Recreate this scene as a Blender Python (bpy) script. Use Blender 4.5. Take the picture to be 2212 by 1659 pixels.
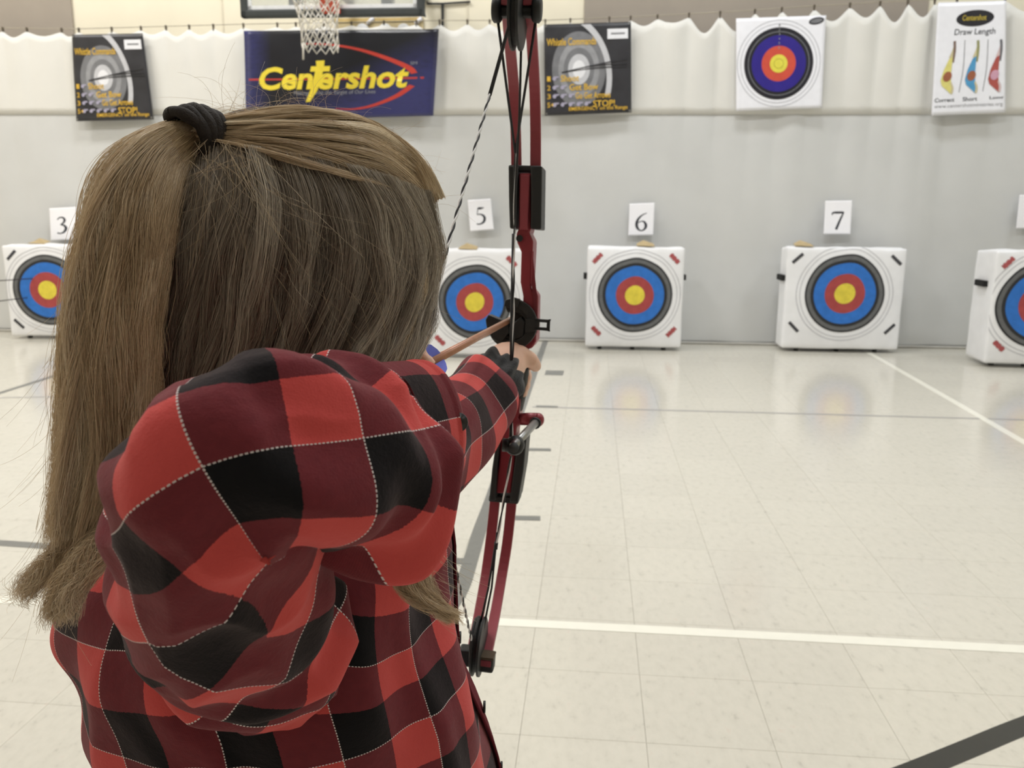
import bpy, bmesh, math, random
import numpy as np
from mathutils import Vector, Matrix, noise as mnoise

random.seed(7)
rng = np.random.default_rng(11)
for o in list(bpy.data.objects):
    bpy.data.objects.remove(o, do_unlink=True)
scene = bpy.context.scene
COL = scene.collection

# ------------------------------------------------------------------ camera, light, exposure
FPX, CX, CY = 1790.0, 1106.0, 829.5
H = 1.238
PITCH, ROLL = 0.19940, 0.00645
_f = np.array([0, math.cos(PITCH), -math.sin(PITCH)])
_r0 = np.array([1.0, 0, 0])
_u0 = np.array([0, math.sin(PITCH), math.cos(PITCH)])
RT = _r0 * math.cos(ROLL) + _u0 * math.sin(ROLL)
UP = _u0 * math.cos(ROLL) - _r0 * math.sin(ROLL)
FW = _f
CAMP = np.array([0, 0, H])
cam = bpy.data.cameras.new('camera')
cam.sensor_width = 36.0
cam.lens = 36.0 * FPX / 2212.0
cam.clip_start = 0.02
cam.clip_end = 100
cam.dof.use_dof = True
cam.dof.focus_distance = 0.56
cam.dof.aperture_fstop = 17.0
co = bpy.data.objects.new('camera', cam)
COL.objects.link(co)
co.matrix_world = Matrix(((RT[0], UP[0], -FW[0], 0), (RT[1], UP[1], -FW[1], 0), (RT[2], UP[2], -FW[2], H), (0, 0, 0, 1)))
scene.camera = co

wd = bpy.data.worlds.new('gym_world')
scene.world = wd
wd.use_nodes = True
wd.node_tree.nodes['Background'].inputs[0].default_value = (0.9, 0.92, 1.0, 1)
wd.node_tree.nodes['Background'].inputs[1].default_value = 0.05

vs = scene.view_settings
vs.view_transform = 'Standard'
vs.look = 'None'
vs.exposure = 0.0
vs.gamma = 1.0
vs.use_curve_mapping = False
cy_ = scene.cycles
cy_.use_adaptive_sampling = True; cy_.adaptive_threshold = 0.06; cy_.adaptive_min_samples = 16
cy_.max_bounces = 6; cy_.diffuse_bounces = 4; cy_.glossy_bounces = 3; cy_.transmission_bounces = 4; cy_.transparent_max_bounces = 6
cy_.caustics_reflective = False; cy_.caustics_refractive = False
LIGHT_WARM, LIGHT_COOL = (1.0, 0.965, 0.925), (0.91, 0.96, 1.02)
LIGHT_POWER = 96.0

# ------------------------------------------------------------------ geometry helpers
def ray(px, py):
    return FW + RT * (px - CX) / FPX - UP * (py - CY) / FPX

def W(px, py, d):
    """world point seen at a place of the picture, d metres in front of the lens"""
    return CAMP + ray(px, py) * d

def floor_at(px, py, z=0.0):
    d = ray(px, py)
    return CAMP + d * ((z - H) / d[2])

TH = math.radians(-4.6)
UU = np.array([math.cos(TH), math.sin(TH), 0])
VV = np.array([-math.sin(TH), math.cos(TH), 0])
ZZ = np.array([0, 0, 1.0])
RO = np.array([0.324, 8.395, 0])

def room(u, v, z):
    return RO + UU * u + VV * v + ZZ * z

def on_v(px, py, v):
    d = ray(px, py)
    t = (v - (CAMP - RO) @ VV) / (d @ VV)
    return CAMP + d * t

def uz(p):
    q = p - RO
    return float(q @ UU), float(q[2])

def s2l(c):
    out = []
    for x in c:
        x /= 255.0
        out.append(x / 12.92 if x <= 0.04045 else ((x + 0.055) / 1.055) ** 2.4)
    return tuple(out) + (1.0,)

MATS = {}
def mat(name, rgb, rough=0.6, spec=0.3, metal=0.0, var=0.06, scale=20.0, bump=0.0, bscale=200.0, sheen=0.0, coat=0.0, trans=0.0, alpha=1.0):
    if name in MATS:
        return MATS[name]
    m = bpy.data.materials.new(name)
    m.use_nodes = True
    nt = m.node_tree
    b = nt.nodes['Principled BSDF']
    b.inputs['Roughness'].default_value = rough
    b.inputs['Specular IOR Level'].default_value = spec
    b.inputs['Metallic'].default_value = metal
    b.inputs['Sheen Weight'].default_value = sheen
    b.inputs['Coat Weight'].default_value = coat
    b.inputs['Transmission Weight'].default_value = trans
    b.inputs['Alpha'].default_value = alpha
    c = s2l(rgb)
    tc = nt.nodes.new('ShaderNodeTexCoord')
    nz = nt.nodes.new('ShaderNodeTexNoise')
    nz.inputs['Scale'].default_value = scale
    nz.inputs['Detail'].default_value = 4
    nt.links.new(tc.outputs['Object'], nz.inputs['Vector'])
    rp = nt.nodes.new('ShaderNodeValToRGB')
    rp.color_ramp.elements[0].position = 0.3
    rp.color_ramp.elements[1].position = 0.7
    rp.color_ramp.elements[0].color = tuple(max(0, x * (1 - var)) for x in c[:3]) + (1,)
    rp.color_ramp.elements[1].color = tuple(min(1, x * (1 + var)) for x in c[:3]) + (1,)
    nt.links.new(nz.outputs['Fac'], rp.inputs['Fac'])
    nt.links.new(rp.outputs['Color'], b.inputs['Base Color'])
    if bump > 0:
        n2 = nt.nodes.new('ShaderNodeTexNoise')
        n2.inputs['Scale'].default_value = bscale
        n2.inputs['Detail'].default_value = 3
        nt.links.new(tc.outputs['Object'], n2.inputs['Vector'])
        bp_ = nt.nodes.new('ShaderNodeBump')
        bp_.inputs['Strength'].default_value = bump
        bp_.inputs['Distance'].default_value = 0.002
        nt.links.new(n2.outputs['Fac'], bp_.inputs['Height'])
        nt.links.new(bp_.outputs['Normal'], b.inputs['Normal'])
    MATS[name] = m
    return m

def mesh_obj(name, verts, faces, m, parent=None, smooth=False, uvs=None):
    me = bpy.data.meshes.new(name)
    me.from_pydata([tuple(map(float, v)) for v in verts], [], [tuple(int(i) for i in f) for f in faces])
    if uvs is not None:
        ul = me.uv_layers.new(name='UVMap')
        li = np.empty(len(me.loops), dtype=np.int32)
        me.loops.foreach_get('vertex_index', li)
        if callable(uvs):
            arr = uvs(me)
        else:
            arr = np.asarray(uvs)[li]
        ul.data.foreach_set('uv', np.asarray(arr, dtype=np.float32).ravel())
    me.update()
    if smooth:
        me.polygons.foreach_set('use_smooth', [True] * len(me.polygons))
    if m:
        me.materials.append(m)
    o = bpy.data.objects.new(name, me)
    COL.objects.link(o)
    if parent is not None:
        o.parent = parent
        o.matrix_parent_inverse = parent.matrix_world.inverted()
    return o

def empty(name, loc):
    o = bpy.data.objects.new(name, None)
    COL.objects.link(o)
    o.location = Vector(loc)
    o.empty_display_size = 0.05
    o.matrix_world = Matrix.Translation(Vector(loc))
    return o

def tag(o, label=None, cat=None, group=None, kind=None):
    if label: o['label'] = label
    if cat: o['category'] = cat
    if group: o['group'] = group
    if kind: o['kind'] = kind
    return o

class MB:
    """collects faces of one part"""
    def __init__(self):
        self.v, self.f = [], []
    def add(self, vs_, fs):
        b = len(self.v)
        self.v += [np.asarray(x, float) for x in vs_]
        self.f += [tuple(i + b for i in f) for f in fs]
        return self
    def box(self, c, ax, ay, az, hx, hy, hz):
        c = np.asarray(c, float)
        vv = [c + ax * hx * sx + ay * hy * sy + az * hz * sz for sx in (-1, 1) for sy in (-1, 1) for sz in (-1, 1)]
        return self.add(vv, [(0, 1, 3, 2), (4, 6, 7, 5), (0, 4, 5, 1), (2, 3, 7, 6), (0, 2, 6, 4), (1, 5, 7, 3)])
    def prism(self, poly, ext):
        n = len(poly)
        ext = np.asarray(ext, float)
        vv = [np.asarray(p, float) for p in poly] + [np.asarray(p, float) + ext for p in poly]
        fs = [tuple(range(n))[::-1], tuple(range(n, 2 * n))]
        fs += [(i, (i + 1) % n, n + (i + 1) % n, n + i) for i in range(n)]
        return self.add(vv, fs)
    def tube(self, pts, radii, n=10, caps=True, flat=None):
        pts = [np.asarray(p, float) for p in pts]
        if np.isscalar(radii): radii = [radii] * len(pts)
        k = len(pts)
        T = []
        for i in range(k):
            t = pts[min(i + 1, k - 1)] - pts[max(i - 1, 0)]
            T.append(t / (np.linalg.norm(t) + 1e-12))
        a = np.cross(T[0], ZZ)
        if np.linalg.norm(a) < 1e-3: a = np.cross(T[0], UU)
        a /= np.linalg.norm(a)
        vv, fs = [], []
        for i in range(k):
            a = a - T[i] * (a @ T[i]); a /= np.linalg.norm(a)
            b = np.cross(T[i], a)
            for j in range(n):
                q = 2 * math.pi * j / n
                vv.append(pts[i] + (a * math.cos(q) + b * math.sin(q)) * radii[i])
        for i in range(k - 1):
            for j in range(n):
                fs.append((i * n + j, i * n + (j + 1) % n, (i + 1) * n + (j + 1) % n, (i + 1) * n + j))
        if caps:
            fs.append(tuple(range(n))[::-1]); fs.append(tuple(range((k - 1) * n, k * n)))
        return self.add(vv, fs)
    def strip(self, pts, wdir, width, tdir, thick):
        """flat bar along pts"""
        pts = [np.asarray(p, float) for p in pts]
        k = len(pts)
        if np.isscalar(width): width = [width] * k
        vv, fs = [], []
        fixed = tdir
        for i in range(k):
            if fixed is None:
                tg = pts[min(i + 1, k - 1)] - pts[max(i - 1, 0)]
                tdir = np.cross(wdir, tg); tdir /= np.linalg.norm(tdir)
            for sx, sy in ((-1, -1), (1, -1), (1, 1), (-1, 1)):
                vv.append(pts[i] + wdir * sx * width[i] / 2 + tdir * sy * thick / 2)
        for i in range(k - 1):
            for j in range(4):
                fs.append((i * 4 + j, i * 4 + (j + 1) % 4, (i + 1) * 4 + (j + 1) % 4, (i + 1) * 4 + j))
        fs.append((3, 2, 1, 0)); fs.append(tuple((k - 1) * 4 + j for j in range(4)))
        return self.add(vv, fs)
    def sphere(self, c, axes, nu=20, nv=12, fn=None):
        c = np.asarray(c, float)
        vv, fs = [], []
        for i in range(nv + 1):
            th = math.pi * i / nv
            for j in range(nu):
                ph = 2 * math.pi * j / nu
                l = np.array([math.sin(th) * math.cos(ph), math.sin(th) * math.sin(ph), math.cos(th)])
                if fn: l = fn(l)
                vv.append(c + axes[0] * l[0] + axes[1] * l[1] + axes[2] * l[2])
        for i in range(nv):
            for j in range(nu):
                fs.append((i * nu + j, (i + 1) * nu + j, (i + 1) * nu + (j + 1) % nu, i * nu + (j + 1) % nu))
        return self.add(vv, fs)
    def build(self, name, m, parent=None, smooth=False, bevel=0.0, seg=2):
        o = mesh_obj(name, self.v, self.f, m, parent, smooth)
        bm = bmesh.new(); bm.from_mesh(o.data)
        bmesh.ops.remove_doubles(bm, verts=bm.verts, dist=1e-7)
        bmesh.ops.recalc_face_normals(bm, faces=bm.faces)
        bm.to_mesh(o.data); bm.free()
        if smooth:
            o.data.polygons.foreach_set('use_smooth', [True] * len(o.data.polygons))
        if bevel > 0:
            md = o.modifiers.new('bevel', 'BEVEL'); md.width = bevel; md.segments = seg; md.limit_method = 'ANGLE'
        return o

def catmull(P, n):
    """resample control rows (k x dim) to n rows along arc length"""
    P = np.asarray(P, float)
    k = len(P)
    if k == 2:
        t = np.linspace(0, 1, n)[:, None]
        return P[0] * (1 - t) + P[1] * t
    Q = np.vstack([2 * P[0] - P[1], P, 2 * P[-1] - P[-2]])
    out = []
    for i in range(k - 1):
        p0, p1, p2, p3 = Q[i], Q[i + 1], Q[i + 2], Q[i + 3]
        for t in np.linspace(0, 1, 24, endpoint=False):
            out.append(0.5 * ((2 * p1) + (-p0 + p2) * t + (2 * p0 - 5 * p1 + 4 * p2 - p3) * t * t + (-p0 + 3 * p1 - 3 * p2 + p3) * t ** 3))
    out.append(P[-1])
    out = np.array(out)
    s = np.concatenate([[0], np.cumsum(np.linalg.norm(np.diff(out[:, :3], axis=0), axis=1))])
    tt = np.linspace(0, s[-1], n)
    return np.stack([np.interp(tt, s, out[:, j]) for j in range(out.shape[1])], 1)

# text as flat outlines in the unit box
_TXT = {}
def text2d(body, shear=0.0, bold=0.0):
    key = (body, shear, bold)
    if key in _TXT: return _TXT[key]
    cu = bpy.data.curves.new('lettering', 'FONT')
    cu.body = body; cu.shear = shear; cu.offset = bold; cu.resolution_u = 3; cu.size = 1
    ob = bpy.data.objects.new('lettering', cu); COL.objects.link(ob)
    bpy.context.view_layer.update()
    dg = bpy.context.evaluated_depsgraph_get()
    me = bpy.data.meshes.new_from_object(ob.evaluated_get(dg))
    v = np.array([list(x.co)[:2] for x in me.vertices]); f = [tuple(p.vertices) for p in me.polygons]
    bpy.data.objects.remove(ob, do_unlink=True); bpy.data.curves.remove(cu); bpy.data.meshes.remove(me)
    v = (v - v.min(0)) / (v.max(0) - v.min(0))
    _TXT[key] = (v, f)
    return v, f

def stroke2d(pts, widths, closed=False):
    """flat ribbon with changing width"""
    P = catmull(np.column_stack([np.asarray(pts, float), np.zeros(len(pts)), widths]), 28)
    v, f = [], []
    for i in range(len(P)):
        t = P[min(i + 1, len(P) - 1), :2] - P[max(i - 1, 0), :2]
        t = t / (np.linalg.norm(t) + 1e-9)
        nrm = np.array([-t[1], t[0]])
        v += [P[i, :2] + nrm * P[i, 3] / 2, P[i, :2] - nrm * P[i, 3] / 2]
    for i in range(len(P) - 1):
        f.append((2 * i, 2 * i + 1, 2 * i + 3, 2 * i + 2))
    return np.array(v), f

def disc2d(cx, cy, rx, ry, n=40, rot=0.0, r_in=0.0, a0=0.0, a1=2 * math.pi):
    v, f = [], []
    c, s = math.cos(rot), math.sin(rot)
    full = abs(a1 - a0 - 2 * math.pi) < 1e-6
    for i in range(n + (0 if full else 1)):
        a = a0 + (a1 - a0) * i / n
        for k in ((1.0, r_in) if r_in > 0 else (1.0,)):
            x, y = rx * k * math.cos(a), ry * k * math.sin(a)
            v.append((cx + x * c - y * s, cy + x * s + y * c))
    if r_in > 0:
        m = len(v) // 2
        for i in range(n):
            j = (i + 1) % m
            f.append((2 * i, 2 * j, 2 * j + 1, 2 * i + 1))
    else:
        f.append(tuple(range(len(v))))
    return np.array(v), f

def rect2d(x0, y0, x1, y1):
    return np.array([(x0, y0), (x1, y0), (x1, y1), (x0, y1)]), [(0, 1, 2, 3)]

# ------------------------------------------------------------------ materials of the setting
M_cream = mat('cream_paint', (238, 231, 210), 0.7, 0.2, var=0.02, scale=3)
M_taupe = mat('taupe_paint', (164, 155, 144), 0.75, 0.2, var=0.03, scale=4)
M_ceil = mat('ceiling_white', (214, 212, 206), 0.9, 0.1, var=0.02)
M_curtain = mat('white_curtain', (208, 209, 208), 0.85, 0.15, var=0.025, scale=2.5, bump=0.15, bscale=400, sheen=0.1)
M_band = mat('curtain_lit_white', (224, 223, 218), 0.85, 0.15, var=0.02, scale=3, bump=0.1, bscale=400)  # curtain white raised to paint in the brighter light on its upper part
M_dark = mat('dark_metal', (40, 42, 42), 0.5, 0.4)
M_steel = mat('grey_steel', (150, 150, 148), 0.35, 0.5, metal=0.8)
M_white_foam = mat('white_foam_cover', (240, 241, 244), 0.6, 0.25, var=0.03, scale=9, bump=0.15, bscale=60)
M_paper = mat('white_paper', (250, 250, 255), 0.6, 0.25, var=0.01)
M_ink = mat('dark_ink', (62, 64, 70), 0.7, 0.2, var=0.08)

def tile_mat():
    m = bpy.data.materials.new('vinyl_tile'); m.use_nodes = True
    nt = m.node_tree; b = nt.nodes['Principled BSDF']
    b.inputs['Roughness'].default_value = 0.16
    b.inputs['Specular IOR Level'].default_value = 0.42
    tc = nt.nodes.new('ShaderNodeNewGeometry')
    n1 = nt.nodes.new('ShaderNodeTexNoise'); n1.inputs['Scale'].default_value = 38; n1.inputs['Detail'].default_value = 5; n1.inputs['Roughness'].default_value = 0.65
    mp = nt.nodes.new('ShaderNodeMapping'); mp.inputs['Scale'].default_value = (1.0, 0.55, 1.0)
    nt.links.new(tc.outputs['Position'], mp.inputs['Vector']); nt.links.new(mp.outputs['Vector'], n1.inputs['Vector'])
    rp = nt.nodes.new('ShaderNodeValToRGB'); e = rp.color_ramp.elements
    e[0].position = 0.27; e[0].color = s2l((188, 184, 173))
    e[1].position = 0.40; e[1].color = s2l((207, 203, 191))
    x = e.new(0.60); x.color = s2l((212, 208, 196))
    x = e.new(0.74); x.color = s2l((210, 201, 189))
    nt.links.new(n1.outputs['Fac'], rp.inputs['Fac'])
    oi = nt.nodes.new('ShaderNodeObjectInfo')
    gi = nt.nodes.new('ShaderNodeMath'); gi.operation = 'ADD'
    nt.links.new(oi.outputs['Random'], gi.inputs[0]); nt.links.new(tc.outputs['Random Per Island'], gi.inputs[1])
    mr = nt.nodes.new('ShaderNodeMapRange'); mr.inputs['From Max'].default_value = 2; mr.inputs['To Min'].default_value = 0.965; mr.inputs['To Max'].default_value = 1.03
    nt.links.new(gi.outputs[0], mr.inputs['Value'])
    mx = nt.nodes.new('ShaderNodeVectorMath'); mx.operation = 'SCALE'
    nt.links.new(rp.outputs['Color'], mx.inputs[0]); nt.links.new(mr.outputs['Result'], mx.inputs['Scale'])
    nt.links.new(mx.outputs['Vector'], b.inputs['Base Color'])
    n3 = nt.nodes.new('ShaderNodeTexNoise'); n3.inputs['Scale'].default_value = 9; n3.inputs['Detail'].default_value = 2
    nt.links.new(tc.outputs['Position'], n3.inputs['Vector'])
    bp_ = nt.nodes.new('ShaderNodeBump'); bp_.inputs['Strength'].default_value = 0.03; bp_.inputs['Distance'].default_value = 0.004
    nt.links.new(n3.outputs['Fac'], bp_.inputs['Height']); nt.links.new(bp_.outputs['Normal'], b.inputs['Normal'])
    return m
M_tile = tile_mat()
M_joint = mat('tile_joint', (198, 193, 180), 0.8, 0.1)

# ------------------------------------------------------------------ floor, walls, ceiling
RU0, RU1, RV0, RV1, RH = -10.0, 9.0, -12.5, 0.22, 6.4
def quad_slab(c00, c10, c11, c01, thick):
    return MB().prism([c00, c10, c11, c01], thick)
floor = quad_slab(room(RU0, RV0, -0.004), room(RU1, RV0, -0.004), room(RU1, RV1 + 0.1, -0.004), room(RU0, RV1 + 0.1, -0.004), (0, 0, -0.1)).build('floor', M_joint)
tag(floor, 'glossy beige vinyl tile gym floor with painted court lines', 'floor', kind='structure')

T = 0.3048
GO = np.array([0.0539, 2.1141, 0])          # a crossing of four tiles
GTH = -0.095
GU = np.array([math.cos(GTH), math.sin(GTH), 0]); GV = np.array([-math.sin(GTH), math.cos(GTH), 0])
def proj(p):
    d = np.asarray(p, float) - CAMP
    z = d @ FW
    return CX + FPX * (d @ RT) / z, CY - FPX * (d @ UP) / z, z
g = T / 2 - 0.0003
ch = 0.0004
tv, tf = [], []
for zz, k in ((-0.003, g), (-0.0006, g), (0.0, g - ch)):
    tv += [GU * sx * k + GV * sy * k + ZZ * zz for sx, sy in ((-1, -1), (1, -1), (1, 1), (-1, 1))]
for l in range(2):
    tf += [(l * 4 + j, l * 4 + (j + 1) % 4, (l + 1) * 4 + (j + 1) % 4, (l + 1) * 4 + j) for j in range(4)]
tf.append((8, 9, 10, 11))
cells = []
for i in range(-40, 40):
    for j in range(-22, 24):
        c = GO + GU * (i + 0.5) * T + GV * (j + 0.5) * T
        q = c - RO
        u, v = q @ UU, q @ VV
        if not (RU0 + 0.2 < u < RU1 - 0.2 and RV0 + 0.2 < v < RV1): continue
        x, y, z = proj(c)
        vis = z > 0.3 and -60 < x < 2270 and 500 < y < 1800 and not (330 < x < 900 and y > 760)
        cells.append((z if vis else 1e3 + z, i, j, c))
cells.sort(key=lambda t: t[0])
tile_me = None
for z, i, j, c in cells[:300]:
    if tile_me is None:
        o = mesh_obj('tile', tv, tf, M_tile); tile_me = o.data
    else:
        o = bpy.data.objects.new('tile', tile_me); COL.objects.link(o)
    o.location = Vector(c); o.parent = floor
fv, ff = [], []
for z, i, j, c in cells[300:]:
    b = len(fv); fv += [x + c for x in tv]; ff += [tuple(k + b for k in f) for f in tf]
tag(mesh_obj('far_tiles', fv, ff, M_tile, floor), kind='stuff')

# court lines painted on the tiles
M_lw = mat('white_line_paint', (240, 238, 226), 0.25, 0.4, var=0.02)
M_lg = mat('grey_line_paint', (122, 122, 118), 0.3, 0.4, var=0.05, scale=40)
M_ls = mat('pale_grey_line_paint', (168, 166, 162), 0.3, 0.4, var=0.05)
M_lk = mat('black_line_paint', (52, 52, 50), 0.3, 0.4, var=0.05)
def floor_line(pts, width, m, z=0.0012, n=40):
    P = np.array([floor_at(x, y) for x, y in pts])
    P = catmull(P, n)
    v, f = [], []
    for i in range(n):
        t = P[min(i + 1, n - 1)] - P[max(i - 1, 0)]; t /= np.linalg.norm(t)
        s = np.array([-t[1], t[0], 0])
        for a in (-1, 1):
            for zz in (0.0002, z):
                v.append(P[i] + s * a * width / 2 + ZZ * zz)
    for i in range(n - 1):
        a, b = 4 * i, 4 * i + 4
        f += [(a + 1, b + 1, b + 3, a + 3), (a, a + 1, b + 1, b)[::-1], (a + 2, a + 3, b + 3, b + 2)]
    return mesh_obj('painted_line', v, f, m, floor)
floor_line([(-160, 1283), (0, 1296), (1060, 1343), (2212, 1403), (2500, 1419)], 0.048, M_lw)
floor_line([(1868, 757), (2030, 850), (2212, 955), (2600, 1178)], 0.05, M_lw)
floor_line([(1150, 879), (1700, 893), (2212, 907), (2600, 917)], 0.036, M_ls, 0.0009)
floor_line([(1178, 737), (1150, 816), (1120, 900)], 0.055, M_lg, 0.0015)
floor_line([(1120, 900), (1090, 990), (1060, 1080), (1038, 1140), (1016, 1212), (996, 1272), (966, 1318), (900, 1375)], 0.055, M_lg, 0.0016)
floor_line([(1905, 1692), (1990, 1659), (2100, 1614), (2212, 1568), (2420, 1490)], 0.056, M_lk)
floor_line([(-200, 913), (0, 849), (130, 808), (300, 752)], 0.05, M_lg)
floor_line([(0, 859), (140, 857)], 0.03, M_ls)
floor_line([(-200, 1158), (0, 1173), (160, 1184)], 0.05, M_lg)
floor_line([(118, 793), (150, 790)], 0.05, M_lg)
for x0, x1, y, w in ((1178, 1217, 805, 0.2), (1158, 1205, 878, 0.05), (1130, 1190, 971, 0.05), (1105, 1167, 1119, 0.05), (965, 1020, 1212, 0.05)):
    floor_line([(x0, y), (x1, y + 1)], w, M_lg, 0.002, 4)

wall_b = MB().box(room((RU0 + RU1) / 2, RV1 + 0.1, RH / 2), UU, VV, ZZ, (RU1 - RU0) / 2, 0.1, RH / 2).build('wall_back', M_cream)
tag(wall_b, 'cream painted gym end wall behind the white curtain', 'wall', kind='structure')
for nm, u in (('wall_left', RU0 - 0.1), ('wall_right', RU1 + 0.1)):
    o = MB().box(room(u, (RV0 + RV1) / 2, RH / 2), UU, VV, ZZ, 0.1, (RV1 - RV0) / 2, RH / 2).build(nm, M_cream); tag(o, kind='structure')
o = MB().box(room((RU0 + RU1) / 2, RV0 - 0.1, RH / 2), UU, VV, ZZ, (RU1 - RU0) / 2, 0.1, RH / 2).build('wall_front', M_taupe); tag(o, kind='structure')
o = MB().box(room((RU0 + RU1) / 2, (RV0 + RV1) / 2, RH + 0.1), UU, VV, ZZ, (RU1 - RU0) / 2 + .2, (RV1 - RV0) / 2 + .3, 0.1).build('ceiling', M_ceil); tag(o, kind='structure')
# taupe wall panels beside the basket
uL, _ = uz(on_v(158, 30, RV1)); uR0, _ = uz(on_v(1262, 20, RV1)); uR1, _ = uz(on_v(2005, 0, RV1))
for a, b in ((RU0 + 0.02, uL), (uR0, uR1)):
    o = MB().box(room((a + b) / 2, RV1 - 0.012, RH / 2), UU, VV, ZZ, (b - a) / 2, 0.011, RH / 2 - 0.02).build('wall_panel', M_taupe, wall_b, bevel=0.004)
# panel seams on the cream wall
for px in (480, 1010):
    u, _ = uz(on_v(px, 20, RV1))
    MB().box(room(u, RV1 - 0.004, RH / 2), UU, VV, ZZ, 0.008, 0.0035, RH / 2 - 0.02).build('joint_strip', mat('cream_strip', (222, 214, 194), 0.7), wall_b)

# ceiling fixtures
def ceiling_light(u, v, col, power):
    p = room(u, v, RH - 0.06)
    t = empty('ceiling_light', p)
    tag(t, 'long bright fluorescent fixture on the gym ceiling', 'ceiling light', 'ceiling fixtures out of the picture')
    MB().box(p, UU, VV, ZZ, 0.62, 0.32, 0.05).build('housing', M_ceil, t, bevel=0.01)
    l = bpy.data.lights.new('lamp', 'AREA'); l.shape = 'RECTANGLE'; l.size = 1.2; l.size_y = 0.6; l.energy = power; l.color = col
    lo = bpy.data.objects.new('lamp', l); COL.objects.link(lo)
    lo.matrix_world = Matrix.Translation(Vector(p - ZZ * 0.055)) @ Matrix.Rotation(TH, 4, 'Z')
    lo.parent = t; lo.matrix_parent_inverse = t.matrix_world.inverted()
for u in (-6.5, -2.6, 1.4, 5.6):
    for v in (-2.0, -4.9, -8.6):
        f = (u + 6.5) / 12.1
        colr = tuple(LIGHT_WARM[k] * (1 - f) + LIGHT_COOL[k] * f for k in range(3))
        pw = LIGHT_POWER * (1.28 - 0.62 * f)
        if v < -8: pw *= 0.32
        ceiling_light(u, v, colr, pw)

# ------------------------------------------------------------------ white curtain on a cable
def top_px(px):                               # height of the curtain's top edge along the picture
    xs = [-400, 0, 160, 520, 950, 1170, 1370, 1600, 1800, 2000, 2212, 2600]
    ys = [80, 74, 76, 66, 58, 58, 50, 38, 24, 14, 6, -10]
    return float(np.interp(px, xs, ys))
hooks_px = [-120, -60, 8, 60, 135, 172, 243, 306, 360, 410, 462, 527, 600, 640, 700, 760, 830, 900, 950, 1010, 1058, 1130, 1178, 1232, 1316, 1362, 1420, 1488, 1555, 1630, 1688, 1758, 1835, 1900, 1960, 2018, 2066, 2170, 2260, 2350]
hook_uz = [uz(on_v(x, top_px(x) - 5, -0.02)) for x in hooks_px]
hu = np.array([a for a, b in hook_uz]); hz = np.array([b for a, b in hook_uz])
sag = np.where(hu > 1.1, 0.13, 0.055) * (0.75 + 0.5 * rng.random(len(hu)))
sag[(np.array(hooks_px) > 520) & (np.array(hooks_px) < 900)] = 0.03
CU0, CU1 = RU0 + 0.1, RU1 - 0.1
def ctop(u):
    z = float(np.interp(u, hu, hz))
    k = int(np.searchsorted(hu, u)) - 1
    if 0 <= k < len(hu) - 1:
        t = (u - hu[k]) / (hu[k + 1] - hu[k])
        z -= sag[k] * math.sin(math.pi * t) ** 1.3
    return z
def cfold(u, z):
    a = 0.5 + 0.5 * math.tanh((u - 0.8) / 1.5)
    w = 0.004 + 0.006 * a
    top = math.exp(-max(0, 2.95 - z) * 1.6)
    x = w * math.sin(u * 5.1 + 0.4 * math.sin(z * 1.3 + u)) + 0.6 * w * math.sin(u * 11.7 + z * 0.5 + 1.0)
    x += 0.012 * mnoise.noise(Vector((u * 1.2, z * 0.35, 3.1))) + 0.008 * mnoise.noise(Vector((u * 2.4 + z * 1.0, z * 0.6, 8.1)))
    k = int(np.searchsorted(hu, u)) - 1
    if 0 <= k < len(hu) - 1:
        t = (u - hu[k]) / (hu[k + 1] - hu[k])
        x += top * (-0.045 if u > 1.1 else -0.02) * math.sin(math.pi * t)
    return x
nu, nz = 760, 46
cv, cf = [], []
us = np.linspace(CU0, CU1, nu)
zt = [ctop(u) for u in us]
for k in range(nz):
    t = k / (nz - 1)
    t = 1 - (1 - t) ** 1.25
    for i in range(nu):
        z = zt[i] * (1 - t) + 0.012 * t
        cv.append(room(us[i], cfold(us[i], z) - 0.03, z))
for k in range(nz - 1):
    for i in range(nu - 1):
        a = k * nu + i
        cf.append((a, a + nu, a + nu + 1, a + 1))
curtain = mesh_obj('curtain', cv, cf, M_curtain, None, True)
md = curtain.modifiers.new('cloth', 'SOLIDIFY'); md.thickness = 0.004; md.offset = 1
tag(curtain, 'white arrow-stop curtain hung across the whole end wall', 'curtain')
# added paler sheet: paints the brighter light above the fixtures' cut-off line
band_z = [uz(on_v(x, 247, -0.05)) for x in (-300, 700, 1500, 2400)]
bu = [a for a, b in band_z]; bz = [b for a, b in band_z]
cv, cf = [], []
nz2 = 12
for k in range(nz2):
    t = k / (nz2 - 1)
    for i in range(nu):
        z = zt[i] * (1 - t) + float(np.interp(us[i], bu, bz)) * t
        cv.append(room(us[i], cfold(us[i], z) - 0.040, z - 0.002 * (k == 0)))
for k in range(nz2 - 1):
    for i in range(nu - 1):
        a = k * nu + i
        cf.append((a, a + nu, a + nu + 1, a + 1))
o = mesh_obj('lit_upper_band', cv, cf, M_band, curtain, True)
md = o.modifiers.new('cloth', 'SOLIDIFY'); md.thickness = 0.003; md.offset = 1
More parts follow.
